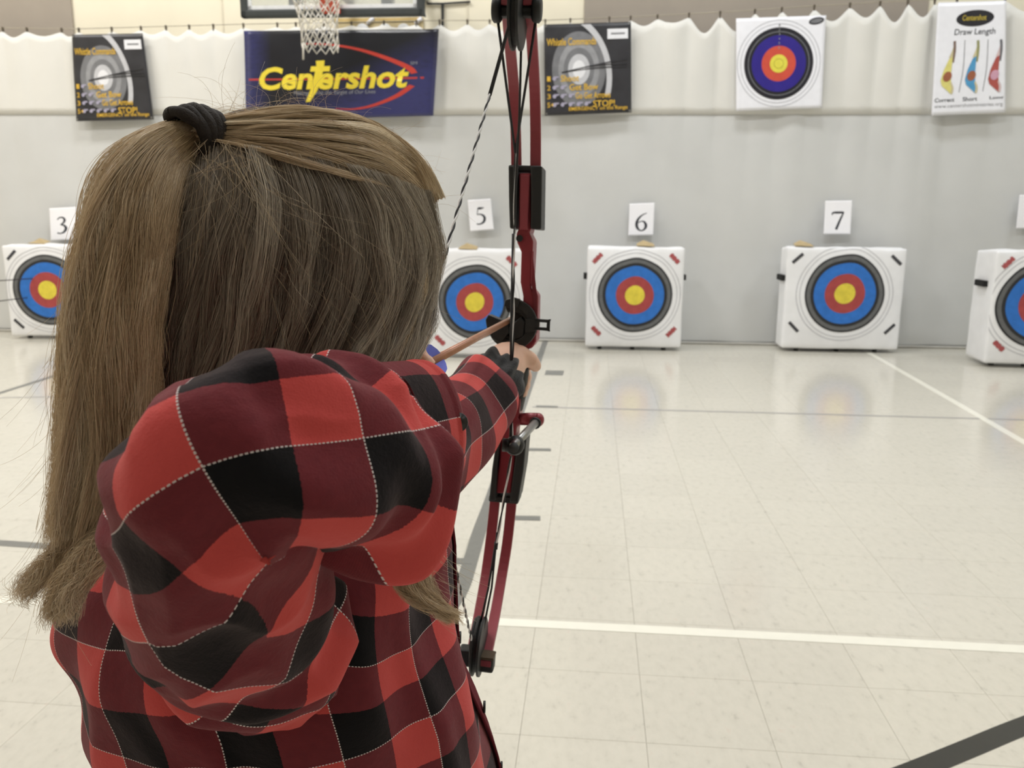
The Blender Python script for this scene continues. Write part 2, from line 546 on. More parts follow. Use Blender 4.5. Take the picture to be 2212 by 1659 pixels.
# cable and clips
MB().tube([room(a, -0.028, b + 0.035) for a, b in zip(hu, hz)], 0.004, 6).build('cable', mat('cable_grey', (176, 168, 150), 0.5), curtain)
for a, b in zip(hu, hz):
    c = MB().box(room(a, -0.03, b + 0.028), UU, VV, ZZ, 0.009, 0.010, 0.016)
    c.box(room(a, -0.03, b - 0.002), UU, VV, ZZ, 0.006, 0.012, 0.016)
    c.build('clip', mat('clip_dark', (92, 84, 72), 0.5), curtain, bevel=0.003)
MB().box(room((CU0 + CU1) / 2, -0.06, 0.012), UU, VV, ZZ, (CU1 - CU0) / 2, 0.016, 0.010).build('bottom_hem', mat('hem_grey', (196, 194, 188), 0.8), curtain, bevel=0.008)  # hem a little greyer than the curtain

# ------------------------------------------------------------------ flat prints
def refine(v, f, maxlen):
    bm = bmesh.new()
    bv = [bm.verts.new((float(a), float(b), 0)) for a, b in v]
    for q in f:
        try: bm.faces.new([bv[i] for i in q])
        except ValueError: pass
    bmesh.ops.triangulate(bm, faces=bm.faces)
    for _ in range(5):
        ed = [e for e in bm.edges if e.calc_length() > maxlen]
        if not ed: break
        bmesh.ops.subdivide_edges(bm, edges=ed, cuts=1)
        bmesh.ops.triangulate(bm, faces=bm.faces)
    bm.verts.index_update()
    v2 = np.array([list(x.co)[:2] for x in bm.verts]); f2 = [tuple(x.index for x in q.verts) for q in bm.faces]
    bm.free()
    return v2, f2

class Sheet:
    """a sheet of paper or vinyl hung on the curtain; s to the right, t up"""
    def __init__(self, name, quad, v, m, label, cat, wr=0.002, seed=0.0, group=None, thick=0.002, fold=None):
        self.c = [on_v(x, y, v) for x, y in quad]      # TL TR BR BL
        self.wr, self.seed, self.fold = wr, seed, fold
        self.n = -VV
        self.asp = np.linalg.norm(self.c[1] - self.c[0]) / np.linalg.norm(self.c[3] - self.c[0])
        n = 26
        vv, ff = [], []
        for j in range(n):
            for i in range(n):
                vv.append(self.at(i / (n - 1), j / (n - 1), 0))
        for j in range(n - 1):
            for i in range(n - 1):
                a = j * n + i
                ff.append((a, a + 1, a + n + 1, a + n))
        self.o = mesh_obj(name, vv, ff, m, None, True)
        md = self.o.modifiers.new('sheet', 'SOLIDIFY'); md.thickness = thick; md.offset = -1
        tag(self.o, label, cat, group)
    def at(self, s, t, off):
        TL, TR, BR, BL = self.c
        p = (BL * (1 - s) + BR * s) * (1 - t) + (TL * (1 - s) + TR * s) * t
        w = self.wr * (mnoise.noise(Vector((s * 2.2 + self.seed, t * 2.2, self.seed))) + 0.5 * mnoise.noise(Vector((s * 4 + t * 3 + self.seed, t * 2, self.seed + 5))))
        if self.fold: w += self.fold(s, t)
        return p + self.n * (w + off)
    def put(self, name, vf, m, layer=1, parent=None, ml=0.07):
        v, f = refine(vf[0], vf[1], ml)
        f = [q if np.cross(v[q[1]] - v[q[0]], v[q[2]] - v[q[0]]) > 0 else q[::-1] for q in f]
        return mesh_obj(name, [self.at(a, b, 0.0009 * layer) for a, b in v], f, m, parent or self.o, True)
    def text(self, name, body, x0, y0, x1, y1, m, layer=2, shear=0.0, bold=0.0):
        v, f = text2d(body, shear, bold)
        v = np.column_stack([x0 + v[:, 0] * (x1 - x0), y0 + v[:, 1] * (y1 - y0)])
        f2 = [q if np.cross(v[q[1]] - v[q[0]], v[q[2]] - v[q[0]]) > 0 else q[::-1] for q in f]
        return mesh_obj(name, [self.at(a, b, 0.0009 * layer) for a, b in v], f2, m, self.o, True)
    def disc(self, name, cx, cy, r, m, layer=1, r_in=0.0):
        return self.put(name, disc2d(cx, cy, r, r * self.asp, 56, 0, r_in), m, layer)

def clip_poly(v, f, x0, y0, x1, y1):
    """keep what lies inside the sheet"""
    bm = bmesh.new()
    bv = [bm.verts.new((float(a), float(b), 0)) for a, b in v]
    for q in f:
        try: bm.faces.new([bv[i] for i in q])
        except ValueError: pass
    for co_, no in (((x0, 0, 0), (-1, 0, 0)), ((x1, 0, 0), (1, 0, 0)), ((0, y0, 0), (0, -1, 0)), ((0, y1, 0), (0, 1, 0))):
        bmesh.ops.bisect_plane(bm, geom=bm.verts[:] + bm.edges[:] + bm.faces[:], plane_co=co_, plane_no=no, clear_outer=True)
    bm.verts.index_update()
    v2 = np.array([list(x.co)[:2] for x in bm.verts]); f2 = [tuple(x.index for x in q.verts) for q in bm.faces]
    bm.free()
    return v2, f2

PV = -0.125
M_pblack = mat('poster_charcoal', (50, 50, 54), 0.38, 0.45, var=0.25, scale=6)
M_pg1 = mat('poster_grey', (120, 121, 125), 0.38, 0.45, var=0.12, scale=12)
M_pg2 = mat('poster_light_grey', (150, 151, 155), 0.38, 0.45, var=0.12, scale=14)
M_pg3 = mat('poster_pale_grey', (196, 197, 202), 0.38, 0.45, var=0.05)
M_pw = mat('poster_white', (232, 233, 238), 0.38, 0.45, var=0.03)
M_pyel = mat('poster_yellow', (222, 180, 66), 0.4, 0.4, var=0.05)
M_plil = mat('poster_lilac_grey', (168, 164, 184), 0.4, 0.4, var=0.06)

def whistle_poster(quad, label, seed):
    p = Sheet('whistle_poster', quad, PV, M_pblack, label, 'poster', 0.004, seed, 'whistle command posters')
    A = p.asp
    def el(nm, r, m, layer, ri=0.0):
        v, f = disc2d(0.40, 0.50, r * 0.74, r * A * 1.0, 60, 0, ri)
        v, f = clip_poly(v, f, 0.012, 0.012, 0.988, 0.988)
        p.put(nm, (v, f), m, layer)
    el('grey_target', 0.42, M_pg1, 1)
    el('ring', 0.32, M_pg2, 2)
    el('ring', 0.24, M_pg1, 3)
    el('ring', 0.17, M_pg3, 4)
    el('bullseye', 0.10, M_pw, 5)
    v, f = disc2d(0.16, 0.40, 0.62, 0.74, 60, 0, 0.90, -0.5, 1.45)
    p.put('white_arc', clip_poly(v, f, 0.012, 0.20, 0.988, 0.988), M_pg3, 3)
    for k, (y0, y1) in enumerate(((0.46, 0.60), (0.47, 0.52), (0.44, 0.55))):
        p.put('arrow_print', stroke2d([(0.2, 0.47), (0.55, (0.47 + y1) / 2 + 0.01 * k), (0.95, y1)], [0.012, 0.012, 0.016]), M_pblack, 6)
    p.put('white_box', rect2d(0.73, 0.82, 0.965, 0.93), M_pw, 6)
    p.put('box_print', rect2d(0.77, 0.868, 0.93, 0.886), M_pg1, 7)
    p.text('title', 'Whistle Commands', 0.03, 0.765, 0.60, 0.845, M_pyel, 7, bold=0.012)
    rows = ((0.405, '1', 1, 'Shoot', 0.19, 0.40), (0.305, '2', 2, 'Get Bow', 0.29, 0.62), (0.21, '3', 3, 'Go Get Arrows', 0.36, 0.76), (0.115, '5+', 5, 'STOP!', 0.56, 0.81))
    for y, num, k, wd_, x0, x1 in rows:
        p.text('count', num, 0.03, y - 0.028, 0.03 + 0.04 * len(num), y + 0.028, M_pyel, 7, bold=0.01)
        for q in range(k):
            x = 0.115 + q * 0.092
            v1, f1 = disc2d(x, y, 0.022, 0.024 * A, 14)
            v2, f2 = rect2d(x, y + 0.006, x + 0.05, y + 0.024)
            p.put('whistle_print', (np.vstack([v1, v2]), f1 + [tuple(i + len(v1) for i in f2[0])]), M_plil, 7)
        p.text('command', wd_, x0, y - 0.036, x1, y + 0.036, M_pyel, 8, bold=0.014)
    p.text('command', 'EMERGENCY on the Range', 0.28, 0.03, 0.955, 0.085, M_pyel, 8, bold=0.012)
    for s, t in ((0.02, 0.98), (0.98, 0.98), (0.98, 0.02), (0.02, 0.02)):
        p.put('grommet', disc2d(s, t, 0.012, 0.012, 12), M_steel, 9)
    return p
whistle_poster([(155, 75), (308, 72), (332, 258), (165, 262)], 'black whistle commands poster hanging beside the blue banner, over target three', 1.0)
whistle_poster([(1175, 53), (1363, 47), (1364, 243), (1177, 250)], 'black whistle commands poster hanging just beside the red bow limb', 4.0)

# blue banner
def bfold(s, t):
    e = 0.0
    for k, (a, b) in enumerate(((0.0, 0.35), (0.06, 0.40))):
        dd = (1 - t) - (s - a) * 1.55
        e += 0.010 * math.exp(-(dd / 0.05) ** 2) * math.exp(-s * 3.5)
    e += 0.006 * math.sin(s * 9 + 2 * t) * (1 - t) * 0.6
    e += 0.008 * math.exp(-((s - 0.97 + 0.06 * (1 - t)) / 0.03) ** 2)
    return e
def banner_mat():
    m = bpy.data.materials.new('navy_vinyl'); m.use_nodes = True
    nt = m.node_tree; b = nt.nodes['Principled BSDF']
    b.inputs['Roughness'].default_value = 0.22; b.inputs['Specular IOR Level'].default_value = 0.5
    uv = nt.nodes.new('ShaderNodeUVMap')
    sp = nt.nodes.new('ShaderNodeSeparateXYZ'); nt.links.new(uv.outputs['UV'], sp.inputs[0])
    # printed blue corner against a black middle
    a = nt.nodes.new('ShaderNodeMath'); a.operation = 'SUBTRACT'; nt.links.new(sp.outputs['X'], a.inputs[0]); nt.links.new(sp.outputs['Y'], a.inputs[1])
    r = nt.nodes.new('ShaderNodeMapRange'); r.inputs['From Min'].default_value = -0.05; r.inputs['From Max'].default_value = 0.55
    nt.links.new(a.outputs[0], r.inputs['Value'])
    l = nt.nodes.new('ShaderNodeMapRange'); l.inputs['From Min'].default_value = 0.14; l.inputs['From Max'].default_value = 0.0
    nt.links.new(sp.outputs['X'], l.inputs['Value'])
    mx0 = nt.nodes.new('ShaderNodeMath'); mx0.operation = 'MAXIMUM'; nt.links.new(r.outputs[0], mx0.inputs[0]); nt.links.new(l.outputs[0], mx0.inputs[1])
    vo = nt.nodes.new('ShaderNodeTexVoronoi'); vo.inputs['Scale'].default_value = 26
    nt.links.new(uv.outputs['UV'], vo.inputs['Vector'])
    vm = nt.nodes.new('ShaderNodeMapRange'); vm.inputs['From Max'].default_value = 0.7; vm.inputs['To Min'].default_value = 0.78; vm.inputs['To Max'].default_value = 1.15
    nt.links.new(vo.outputs['Distance'], vm.inputs['Value'])
    mul = nt.nodes.new('ShaderNodeMath'); mul.operation = 'MULTIPLY'; nt.links.new(mx0.outputs[0], mul.inputs[0]); nt.links.new(vm.outputs[0], mul.inputs[1])
    mx = nt.nodes.new('ShaderNodeMix'); mx.data_type = 'RGBA'
    mx.inputs[6].default_value = s2l((38, 39, 44)); mx.inputs[7].default_value = s2l((60, 62, 108))
    nt.links.new(mul.outputs[0], mx.inputs[0]); nt.links.new(mx.outputs[2], b.inputs['Base Color'])
    return m
ban = Sheet('centershot_banner'.replace('centershot_', 'vinyl_'), [(527, 67), (948, 63), (936, 250), (532, 262)], PV - 0.005, banner_mat(), 'wide navy and black vinyl banner with yellow lettering under the basketball hoop', 'banner', 0.006, 2.0, fold=bfold)
ul = ban.o.data.uv_layers.new(name='UVMap')
uvv = np.array([(i / 25, j / 25) for j in range(26) for i in range(26)], dtype=np.float32)
li = np.empty(len(ban.o.data.loops), dtype=np.int32); ban.o.data.loops.foreach_get('vertex_index', li)
ul.data.foreach_set('uv', uvv[li].ravel())
M_byel = mat('banner_yellow', (236, 214, 70), 0.3, 0.4, var=0.04)
M_bred = mat('banner_red', (196, 70, 60), 0.3, 0.4, var=0.05)
M_bgrey = mat('banner_grey_print', (150, 152, 160), 0.35, 0.4)
ban.put('red_arc', stroke2d([(0.31, 0.855), (0.45, 0.84), (0.60, 0.78), (0.74, 0.68), (0.85, 0.575), (0.89, 0.50)], [0.008, 0.018, 0.028, 0.036, 0.040, 0.036]), M_bred, 1)
ban.put('red_arc', stroke2d([(0.88, 0.36), (0.80, 0.24), (0.68, 0.14), (0.58, 0.105), (0.48, 0.115)], [0.036, 0.034, 0.028, 0.018, 0.006]), M_bred, 1)
ban.put('red_rule', stroke2d([(0.02, 0.465), (0.40, 0.455), (0.70, 0.45), (0.94, 0.445)], [0.018, 0.018, 0.018, 0.02]), M_bred, 1)
ban.text('wordmark', 'Cen', 0.075, 0.34, 0.36, 0.60, M_byel, 3, 0.18, 0.03)
ban.text('wordmark', 'ershot', 0.385, 0.335, 0.86, 0.60, M_byel, 3, 0.18, 0.03)
ban.put('cross_t', (np.array([(0.375, 0.66), (0.42, 0.665), (0.418, 0.60), (0.45, 0.60), (0.447, 0.54), (0.413, 0.54), (0.385, 0.33), (0.345, 0.20), (0.322, 0.20), (0.352, 0.36), (0.372, 0.54), (0.345, 0.54), (0.35, 0.60), (0.378, 0.60)]), [tuple(range(14))]), M_byel, 4)
ban.text('strapline', 'Making Christ the Target of Our Lives', 0.26, 0.265, 0.69, 0.325, M_bgrey, 3, 0.1, 0.0)
ban.text('service_mark', 'SM', 0.865, 0.60, 0.90, 0.635, M_bgrey, 3)

# white target poster
def tfold(s, t):
    return 0.006 * math.exp(-((s - 0.83 - 0.25 * (t - 0.5)) / 0.03) ** 2) * (0.3 < t < 0.75) * 0.0 + 0.004 * math.sin(3 * s + 2 * t)
tp = Sheet('target_poster', [(1590, 40), (1785, 33), (1775, 233), (1590, 240)], PV, mat('glossy_white_sheet', (242, 243, 250), 0.22, 0.5, var=0.02), 'white square poster printed with a purple-blue, red and yellow bullseye', 'poster', 0.006, 6.0, fold=tfold)
M_purple = mat('print_purple_blue', (52, 42, 136), 0.28, 0.5, var=0.08, scale=10)
M_pred = mat('print_red', (206, 84, 68), 0.28, 0.5, var=0.06)
M_py = mat('print_yellow', (226, 216, 84), 0.28, 0.5, var=0.05)
M_pk = mat('print_black', (44, 44, 50), 0.28, 0.5, var=0.08)
M_line = mat('print_thin_grey', (150, 152, 158), 0.4, 0.4)
cx, cy = 0.485, 0.50
for r in (0.475, 0.435): tp.disc('thin_ring', cx, cy, r, M_line, 1, 0.988)
tp.disc('black_ring', cx, cy, 0.395, M_pk, 2)
tp.disc('thin_ring', cx, cy, 0.350, M_line, 3, 0.985)
tp.disc('blue_ring', cx, cy, 0.310, M_purple, 4)
tp.disc('red_ring', cx, cy, 0.195, M_pred, 5)
tp.disc('yellow_centre', cx, cy, 0.10, M_py, 6)
tp.disc('thin_ring', cx, cy, 0.055, mat('print_olive', (170, 160, 60), 0.4), 7, 0.9)
tp.put('oval_mark', disc2d(0.895, 0.945, 0.085, 0.038, 24, 0.15), M_pk, 2)
tp.put('oval_mark_inner', disc2d(0.895, 0.945, 0.068, 0.024, 24, 0.15), M_pg1, 3)
for k, d_ in enumerate('123456'):
    tp.text('ring_number', d_, 0.475, 0.90 - k * 0.048, 0.495, 0.925 - k * 0.048, M_pg2, 8)

# draw length poster
dp = Sheet('draw_length_poster', [(2026, 6), (2174, 1), (2172, 243), (2012, 250)], PV, MATS['glossy_white_sheet'], 'narrow white draw length poster with three printed archers seen from above', 'poster', 0.006, 9.0, fold=tfold)
dp.put('oval_logo', disc2d(0.555, 0.855, 0.275, 0.072, 40, 0.03), M_pk, 1)
dp.text('oval_wordmark', 'Centershot', 0.37, 0.835, 0.72, 0.885, mat('print_gold', (190, 170, 70), 0.4), 2, 0.15, 0.02)
dp.text('heading', 'Draw Length', 0.26, 0.695, 0.85, 0.765, M_ink, 1, 0.12, 0.012)
for x in (0.405, 0.735):
    dp.put('divider', stroke2d([(x + 0.012, 0.665), (x, 0.42), (x - 0.05, 0.20)], [0.012, 0.013, 0.012]), M_pg2, 1)
def figure(x, body_m, head_m, arm_m, bow_m, head=True):
    dp.put('figure_arm', stroke2d([(x + 0.02, 0.50), (x + 0.055, 0.56), (x + 0.075, 0.61)], [0.05, 0.04, 0.03]), arm_m, 2)
    dp.put('figure_bow', stroke2d([(x + 0.07, 0.66), (x + 0.075, 0.58), (x + 0.06, 0.47)], [0.035, 0.034, 0.022]), bow_m, 3)
    dp.put('figure_body', (np.array([(x + 0.05, 0.52), (x + 0.0, 0.50), (x - 0.07, 0.40), (x - 0.105, 0.31), (x - 0.085, 0.265), (x + 0.0, 0.215), (x + 0.045, 0.185), (x + 0.06, 0.22), (x + 0.04, 0.29), (x + 0.035, 0.36), (x + 0.01, 0.41)]), [tuple(range(11))]), body_m, 4)
    dp.put('figure_elbow', stroke2d([(x + 0.035, 0.29), (x + 0.06, 0.24), (x + 0.05, 0.19)], [0.02, 0.03, 0.03]), arm_m, 5)
    if head:
        dp.put('figure_head', disc2d(x - 0.015, 0.345, 0.062, 0.043, 26, 0.3), head_m, 6)
M_fh = mat('print_brown', (160, 100, 74), 0.4); M_ftan = mat('print_tan', (206, 196, 158), 0.4)
figure(0.20, mat('print_pale_yellow', (222, 214, 130), 0.4), M_fh, M_ftan, mat('print_dull_brown', (126, 104, 92), 0.4))
figure(0.535, mat('print_sky_blue', (88, 158, 204), 0.4), M_fh, M_ftan, mat('print_moss', (150, 150, 100), 0.4))
figure(0.86, mat('print_brick', (176, 90, 84), 0.4), mat('print_pink', (206, 160, 180), 0.4), mat('print_rose', (212, 190, 190), 0.4), mat('print_slate', (110, 110, 116), 0.4))
dp.text('caption', 'Correct', 0.03, 0.118, 0.30, 0.155, M_ink, 1, 0, 0.02)
dp.text('caption', 'Short', 0.41, 0.118, 0.61, 0.155, M_ink, 1, 0, 0.02)
dp.text('caption', 'Long', 0.78, 0.118, 0.97, 0.155, M_ink, 1, 0, 0.02)
dp.text('web_address', 'www.centershotministries.org', 0.03, 0.055, 0.96, 0.098, M_pg1, 1)

# numbered lane signs (serif figures drawn as strokes)
DIG = {
 '5': [([(0.74, 0.97), (0.55, 0.95), (0.36, 0.95)], [0.03, 0.12, 0.12]), ([(0.37, 0.95), (0.33, 0.75), (0.30, 0.60)], [0.05, 0.04, 0.04]),
       ([(0.30, 0.58), (0.48, 0.60), (0.66, 0.50), (0.72, 0.32), (0.62, 0.12), (0.40, 0.02), (0.22, 0.04)], [0.05, 0.07, 0.13, 0.15, 0.13, 0.07, 0.08])],
 '6': [([(0.76, 0.98), (0.56, 0.90), (0.36, 0.70), (0.27, 0.45), (0.32, 0.18), (0.50, 0.03), (0.68, 0.12), (0.74, 0.30), (0.66, 0.50), (0.50, 0.55), (0.34, 0.46)], [0.03, 0.06, 0.11, 0.14, 0.13, 0.06, 0.11, 0.14, 0.10, 0.05, 0.05])],
 '7': [([(0.22, 0.78), (0.27, 0.90), (0.50, 0.91), (0.76, 0.91)], [0.04, 0.09, 0.12, 0.10]), ([(0.76, 0.93), (0.60, 0.50), (0.44, 0.02)], [0.06, 0.10, 0.12])],
 '3': [([(0.26, 0.84), (0.40, 0.96), (0.58, 0.94), (0.66, 0.78), (0.56, 0.62), (0.42, 0.54)], [0.05, 0.07, 0.10, 0.13, 0.09, 0.05]), ([(0.42, 0.54), (0.62, 0.48), (0.72, 0.30), (0.60, 0.10), (0.40, 0.02), (0.24, 0.06)], [0.05, 0.11, 0.15, 0.12, 0.06, 0.09])],
 '8': [([(0.5, 0.52), (0.30, 0.72), (0.36, 0.92), (0.5, 0.97), (0.66, 0.90), (0.68, 0.72), (0.5, 0.52)], [0.08, 0.1, 0.1, 0.05, 0.1, 0.1, 0.08]), ([(0.5, 0.52), (0.27, 0.30), (0.30, 0.10), (0.5, 0.02), (0.70, 0.10), (0.72, 0.30), (0.5, 0.52)], [0.08, 0.1, 0.12, 0.05, 0.12, 0.1, 0.08])],
}
def sign(d, quad, box, label):
    s = Sheet('number_sign', quad, PV + 0.02, M_paper, label, 'sign', 0.001, float(ord(d)), 'lane number signs', 0.004)
    x0, y0, x1, y1 = box
    V, F = [], []
    for pts, w in DIG[d]:
        v, f = stroke2d(pts, w)
        F += [tuple(i + len(V) for i in q) for q in f]; V += list(v)
    V = np.array(V); V = np.column_stack([x0 + V[:, 0] * (x1 - x0), y0 + V[:, 1] * (y1 - y0)])
    s.put('numeral', (V, F), M_ink, 1)
sign('3', [(106, 450), (164, 447), (166, 517), (110, 520)], (0.10, 0.20, 0.80, 0.72), 'white paper sign with the number three, half hidden by the ponytail')
sign('5', [(1010, 432), (1060, 429), (1067, 496), (1016, 500)], (0.14, 0.20, 0.86, 0.74), 'white paper sign with the number five')
sign('6', [(1360, 440), (1414, 438), (1411, 508), (1357, 509)], (0.10, 0.13, 0.90, 0.70), 'white paper sign with the number six')
sign('7', [(1783, 434), (1841, 433), (1837, 506), (1779, 506)], (0.10, 0.13, 0.90, 0.70), 'white paper sign with the number seven')
sign('8', [(2203, 421), (2262, 420), (2256, 493), (2195, 494)], (0.16, 0.13, 0.9, 0.70), 'white paper sign cut off by the picture edge above the last target')

# ------------------------------------------------------------------ foam block targets
M_tk = mat('face_black', (50, 51, 53), 0.55, 0.3, var=0.12, scale=25)
M_tg = mat('face_grey', (104, 105, 106), 0.55, 0.3, var=0.10, scale=25)
M_tb = mat('face_blue', (52, 116, 200), 0.55, 0.3, var=0.10, scale=18)
M_tr = mat('face_red', (168, 74, 74), 0.55, 0.3, var=0.10, scale=18)
M_ty = mat('face_yellow', (226, 208, 76), 0.55, 0.3, var=0.10, scale=18)
M_tl = mat('face_thin_line', (190, 191, 196), 0.6, 0.3)
M_logor = mat('corner_print_red', (172, 88, 90), 0.6, 0.3, var=0.2, scale=60)
M_logok = mat('corner_print_black', (70, 70, 74), 0.6, 0.3, var=0.2, scale=60)
M_card = mat('brown_cardboard', (186, 168, 132), 0.8, 0.15)
def target(blpx, brpx, hgt, dep, ctr, ro, label, logo, tag_side, cardx, yaw_extra=0.0, pitch=0.0):
    """blpx brpx: the lower corners of the front face; ctr: height of the middle of the rings, ro: radius of the black ring"""
    z0 = 0.035
    A = floor_at(blpx[0], blpx[1], z0); B = floor_at(brpx[0], brpx[1], z0)
    mid = (A + B) / 2
    w = np.linalg.norm(B - A)
    ax = (B - A) / w
    if yaw_extra is not None:
        ang = TH + yaw_extra
        ax = np.array([math.cos(ang), math.sin(ang), 0])
    ay = np.array([-ax[1], ax[0], 0])
    az = ZZ * math.cos(pitch) + ay * math.sin(pitch)
    t = empty('archery_target', mid * np.array([1, 1, 0]))
    tag(t, label, 'target', 'foam block targets along the curtain')
    ns, nt_ = 20, 20
    mb = MB()
    seed = float(mid[0])
    def P(s, q, r):                        # s across, q up, r back
        e = 1.0
        bul = -0.022 * (1 - (2 * s - 1) ** 4) * (1 - (2 * q - 1) ** 4) if r == 0 else 0.0
        wob = 0.012 * mnoise.noise(Vector((s * 3 + seed, q * 3, r * 4 + seed)))
        xs = (s - 0.5) * w * (1 + 0.012 * mnoise.noise(Vector((q * 4, seed, r))))
        zz = q * hgt + 0.016 * mnoise.noise(Vector((s * 4 + seed, r * 3, q))) * (0.3 + q)
        return mid + ax * xs + az * zz + ay * (r * dep + bul + wob * 0.5)
    def grid(fn, n, m):
        v = [fn(i / (n - 1), j / (m - 1)) for j in range(m) for i in range(n)]
        f = [(j * n + i, j * n + i + 1, (j + 1) * n + i + 1, (j + 1) * n + i) for j in range(m - 1) for i in range(n - 1)]
        mb.add(v, f)
    grid(lambda a, b: P(a, b, 0), 21, 21); grid(lambda a, b: P(1 - a, b, 1), 21, 21)
    grid(lambda a, b: P(0, b, 1 - a), 9, 21); grid(lambda a, b: P(1, b, a), 9, 21)
    grid(lambda a, b: P(a, 1, b), 21, 9); grid(lambda a, b: P(a, 0, 1 - b), 21, 9)
    blk = mb.build('foam_block', M_white_foam, t, True)
    bm = bmesh.new(); bm.from_mesh(blk.data); bmesh.ops.remove_doubles(bm, verts=bm.verts, dist=1e-4); bmesh.ops.recalc_face_normals(bm, faces=bm.faces); bm.to_mesh(blk.data); bm.free()
    md = blk.modifiers.new('bevel', 'BEVEL'); md.width = 0.02; md.segments = 3; md.limit_method = 'ANGLE'; md.angle_limit = 0.9
    def F(x, z, layer):                    # a point on the printed front
        s, q = x / w + 0.5, z / hgt
        s, q = min(max(s, 0), 1), min(max(q, 0), 1)
        return P(s, q, 0) - ay * (0.0015 + 0.0012 * layer)
    def ring(nm, r, m, layer, ri=0.0):
        v, f = disc2d(0, 0, r, r, 72, 0, max(ri, 0.02))
        k = 8
        vv, ff = [], []
        for i in range(72):
            a = 2 * math.pi * i / 72
            for j in range(k + 1):
                rr = r * (max(ri, 0.0) + (1 - max(ri, 0.0)) * j / k)
                vv.append(F(rr * math.cos(a), ctr + rr * math.sin(a), layer))
        for i in range(72):
            for j in range(k):
                a, b = i * (k + 1) + j, ((i + 1) % 72) * (k + 1) + j
                ff.append((a, a + 1, b + 1, b))
        return mesh_obj(nm, vv, ff, m, t, True)
    for q in (1.13, 1.22): ring('thin_ring', ro * q, M_tl, 0, 0.985)
    ring('black_ring', ro, M_tk, 1)
    ring('grey_ring', ro * 0.955, M_tg, 2, 0.90)
    ring('blue_ring', ro * 0.78, M_tb, 3)
    ring('red_ring', ro * 0.505, M_tr, 4)
    ring('yellow_centre', ro * 0.262, M_ty, 5)
    for sx, sz in ((-1, 1), (1, 1), (1, -1), (-1, -1)):
        c = np.array([sx * (w / 2 - 0.095), ctr + sz * min(ctr - 0.10, hgt - ctr - 0.10) * (1.0)])
        dirn = np.array([1.0, sx * sz * -1.0]) / math.sqrt(2); per = np.array([-dirn[1], dirn[0]])
        ln, th = (0.062, 0.021) if logo == 'k' else (0.055, 0.030)
        vv, ff = [], []
        for k in range(9):
            a = -ln + 2 * ln * k / 8
            h1 = th * (1.0 if logo == 'k' else 0.6 + 0.6 * abs(math.sin(k * 1.9 + sx + 2 * sz)))
            for q in (-1, 1):
                p = c + dirn * a + per * q * h1 * (0.55 if q < 0 else 0.8)
                vv.append(F(p[0], p[1], 1))
        ff = [(2 * k, 2 * k + 1, 2 * k + 3, 2 * k + 2) for k in range(8)]
        mesh_obj('corner_print', vv, ff, M_logor if logo == 'r' else M_logok, t, True)
    # carrying strap ends and feet
    for sd in tag_side:
        MB().box(P(0.0 if sd < 0 else 1.0, 0.70, 0.5) + ax * sd * 0.012, ax, ay, ZZ, 0.022, 0.10 if sd < 0 else 0.04, 0.026).build('strap', mat('black_webbing', (34, 34, 34), 0.8), t, bevel=0.004)
    for x in (-0.35, 0.0, 0.33):
        q = mid + ax * x * w + ay * dep * 0.35
        MB().tube([np.array([q[0], q[1], 0.003]), np.array([q[0], q[1], z0 + 0.025])], 0.022, 12).build('foot', M_dark, t)
    if cardx is not None:
        tp_ = P(cardx, 1, 0.25)
        m2 = MB()
        m2.add([tp_ + ax * a + ay * b + ZZ * c for a, b, c in ((-0.085, -0.05, 0.004), (0.08, -0.06, 0.0), (0.075, 0.06, 0.02), (-0.02, 0.05, 0.05), (-0.08, 0.05, 0.018))], [(0, 1, 2, 3, 4)])
        o = m2.build('cardboard_flap', M_card, t); md = o.modifiers.new('thick', 'SOLIDIFY'); md.thickness = 0.006
    return t, F, mid, ax, ay
t3, F3, mid3, ax3, ay3 = target((30, 724), (203, 727), 0.90, 0.30, 0.46, 0.345, 'white foam target with a black ringed bullseye, half hidden behind the ponytail', 'k', (), 0.4, 0.10)
target((928, 764), (1126, 768), 0.92, 0.30, 0.47, 0.325, 'white foam target standing between the child and the bow', 'r', (), 0.42, 0.0)
target((1266, 750), (1467, 749), 0.93, 0.26, 0.49, 0.347, 'white foam target with red corner prints below the number six sign', 'r', (-1, 1), 0.60, 0.0)
target((1697, 756), (1926, 752), 0.94, 0.26, 0.52, 0.36, 'white foam target with black corner prints below the number seven sign', 'k', (-1,), 0.14, -0.0)
target((2122, 783), (2340, 792), 0.95, 0.42, 0.50, 0.355, 'white foam target at the picture edge, showing its side', 'r', (-1,), None, -0.06)

# two arrows stuck in the far target beside the ponytail
for k, (xx, zz) in enumerate(((-0.13, 0.57), (-0.20, 0.38))):
    tip = F3(xx, zz, 0) + ay3 * 0.06
    sh = floor_at(0, 600 if k == 0 else 640, 0)
    tail = tip + np.array([-0.10, -0.72, 0.018 - 0.012 * k])
    e = empty('arrow', tip); tag(e, 'dark thin arrow stuck in the target beside the ponytail, ' + ('upper of two' if k == 0 else 'lower of two'), 'arrow', 'arrows stuck in the far target')
    MB().tube([tip, tail], 0.0048, 8).build('shaft', mat('dark_shaft', (60, 56, 54), 0.4), e, True)
    d_ = (tail - tip) / np.linalg.norm(tail - tip)
    for q in range(3):
        a = 2.094 * q + 0.4
        n_ = np.cross(d_, ZZ); n_ /= np.linalg.norm(n_); b_ = np.cross(d_, n_); r_ = n_ * math.cos(a) + b_ * math.sin(a)
        MB().prism([tail - d_ * 0.11, tail - d_ * 0.095 + r_ * 0.014, tail - d_ * 0.04 + r_ * 0.016, tail - d_ * 0.03], np.cross(d_, r_) * 0.0008).build('vane', mat('dark_vane', (50, 52, 70), 0.5), e)

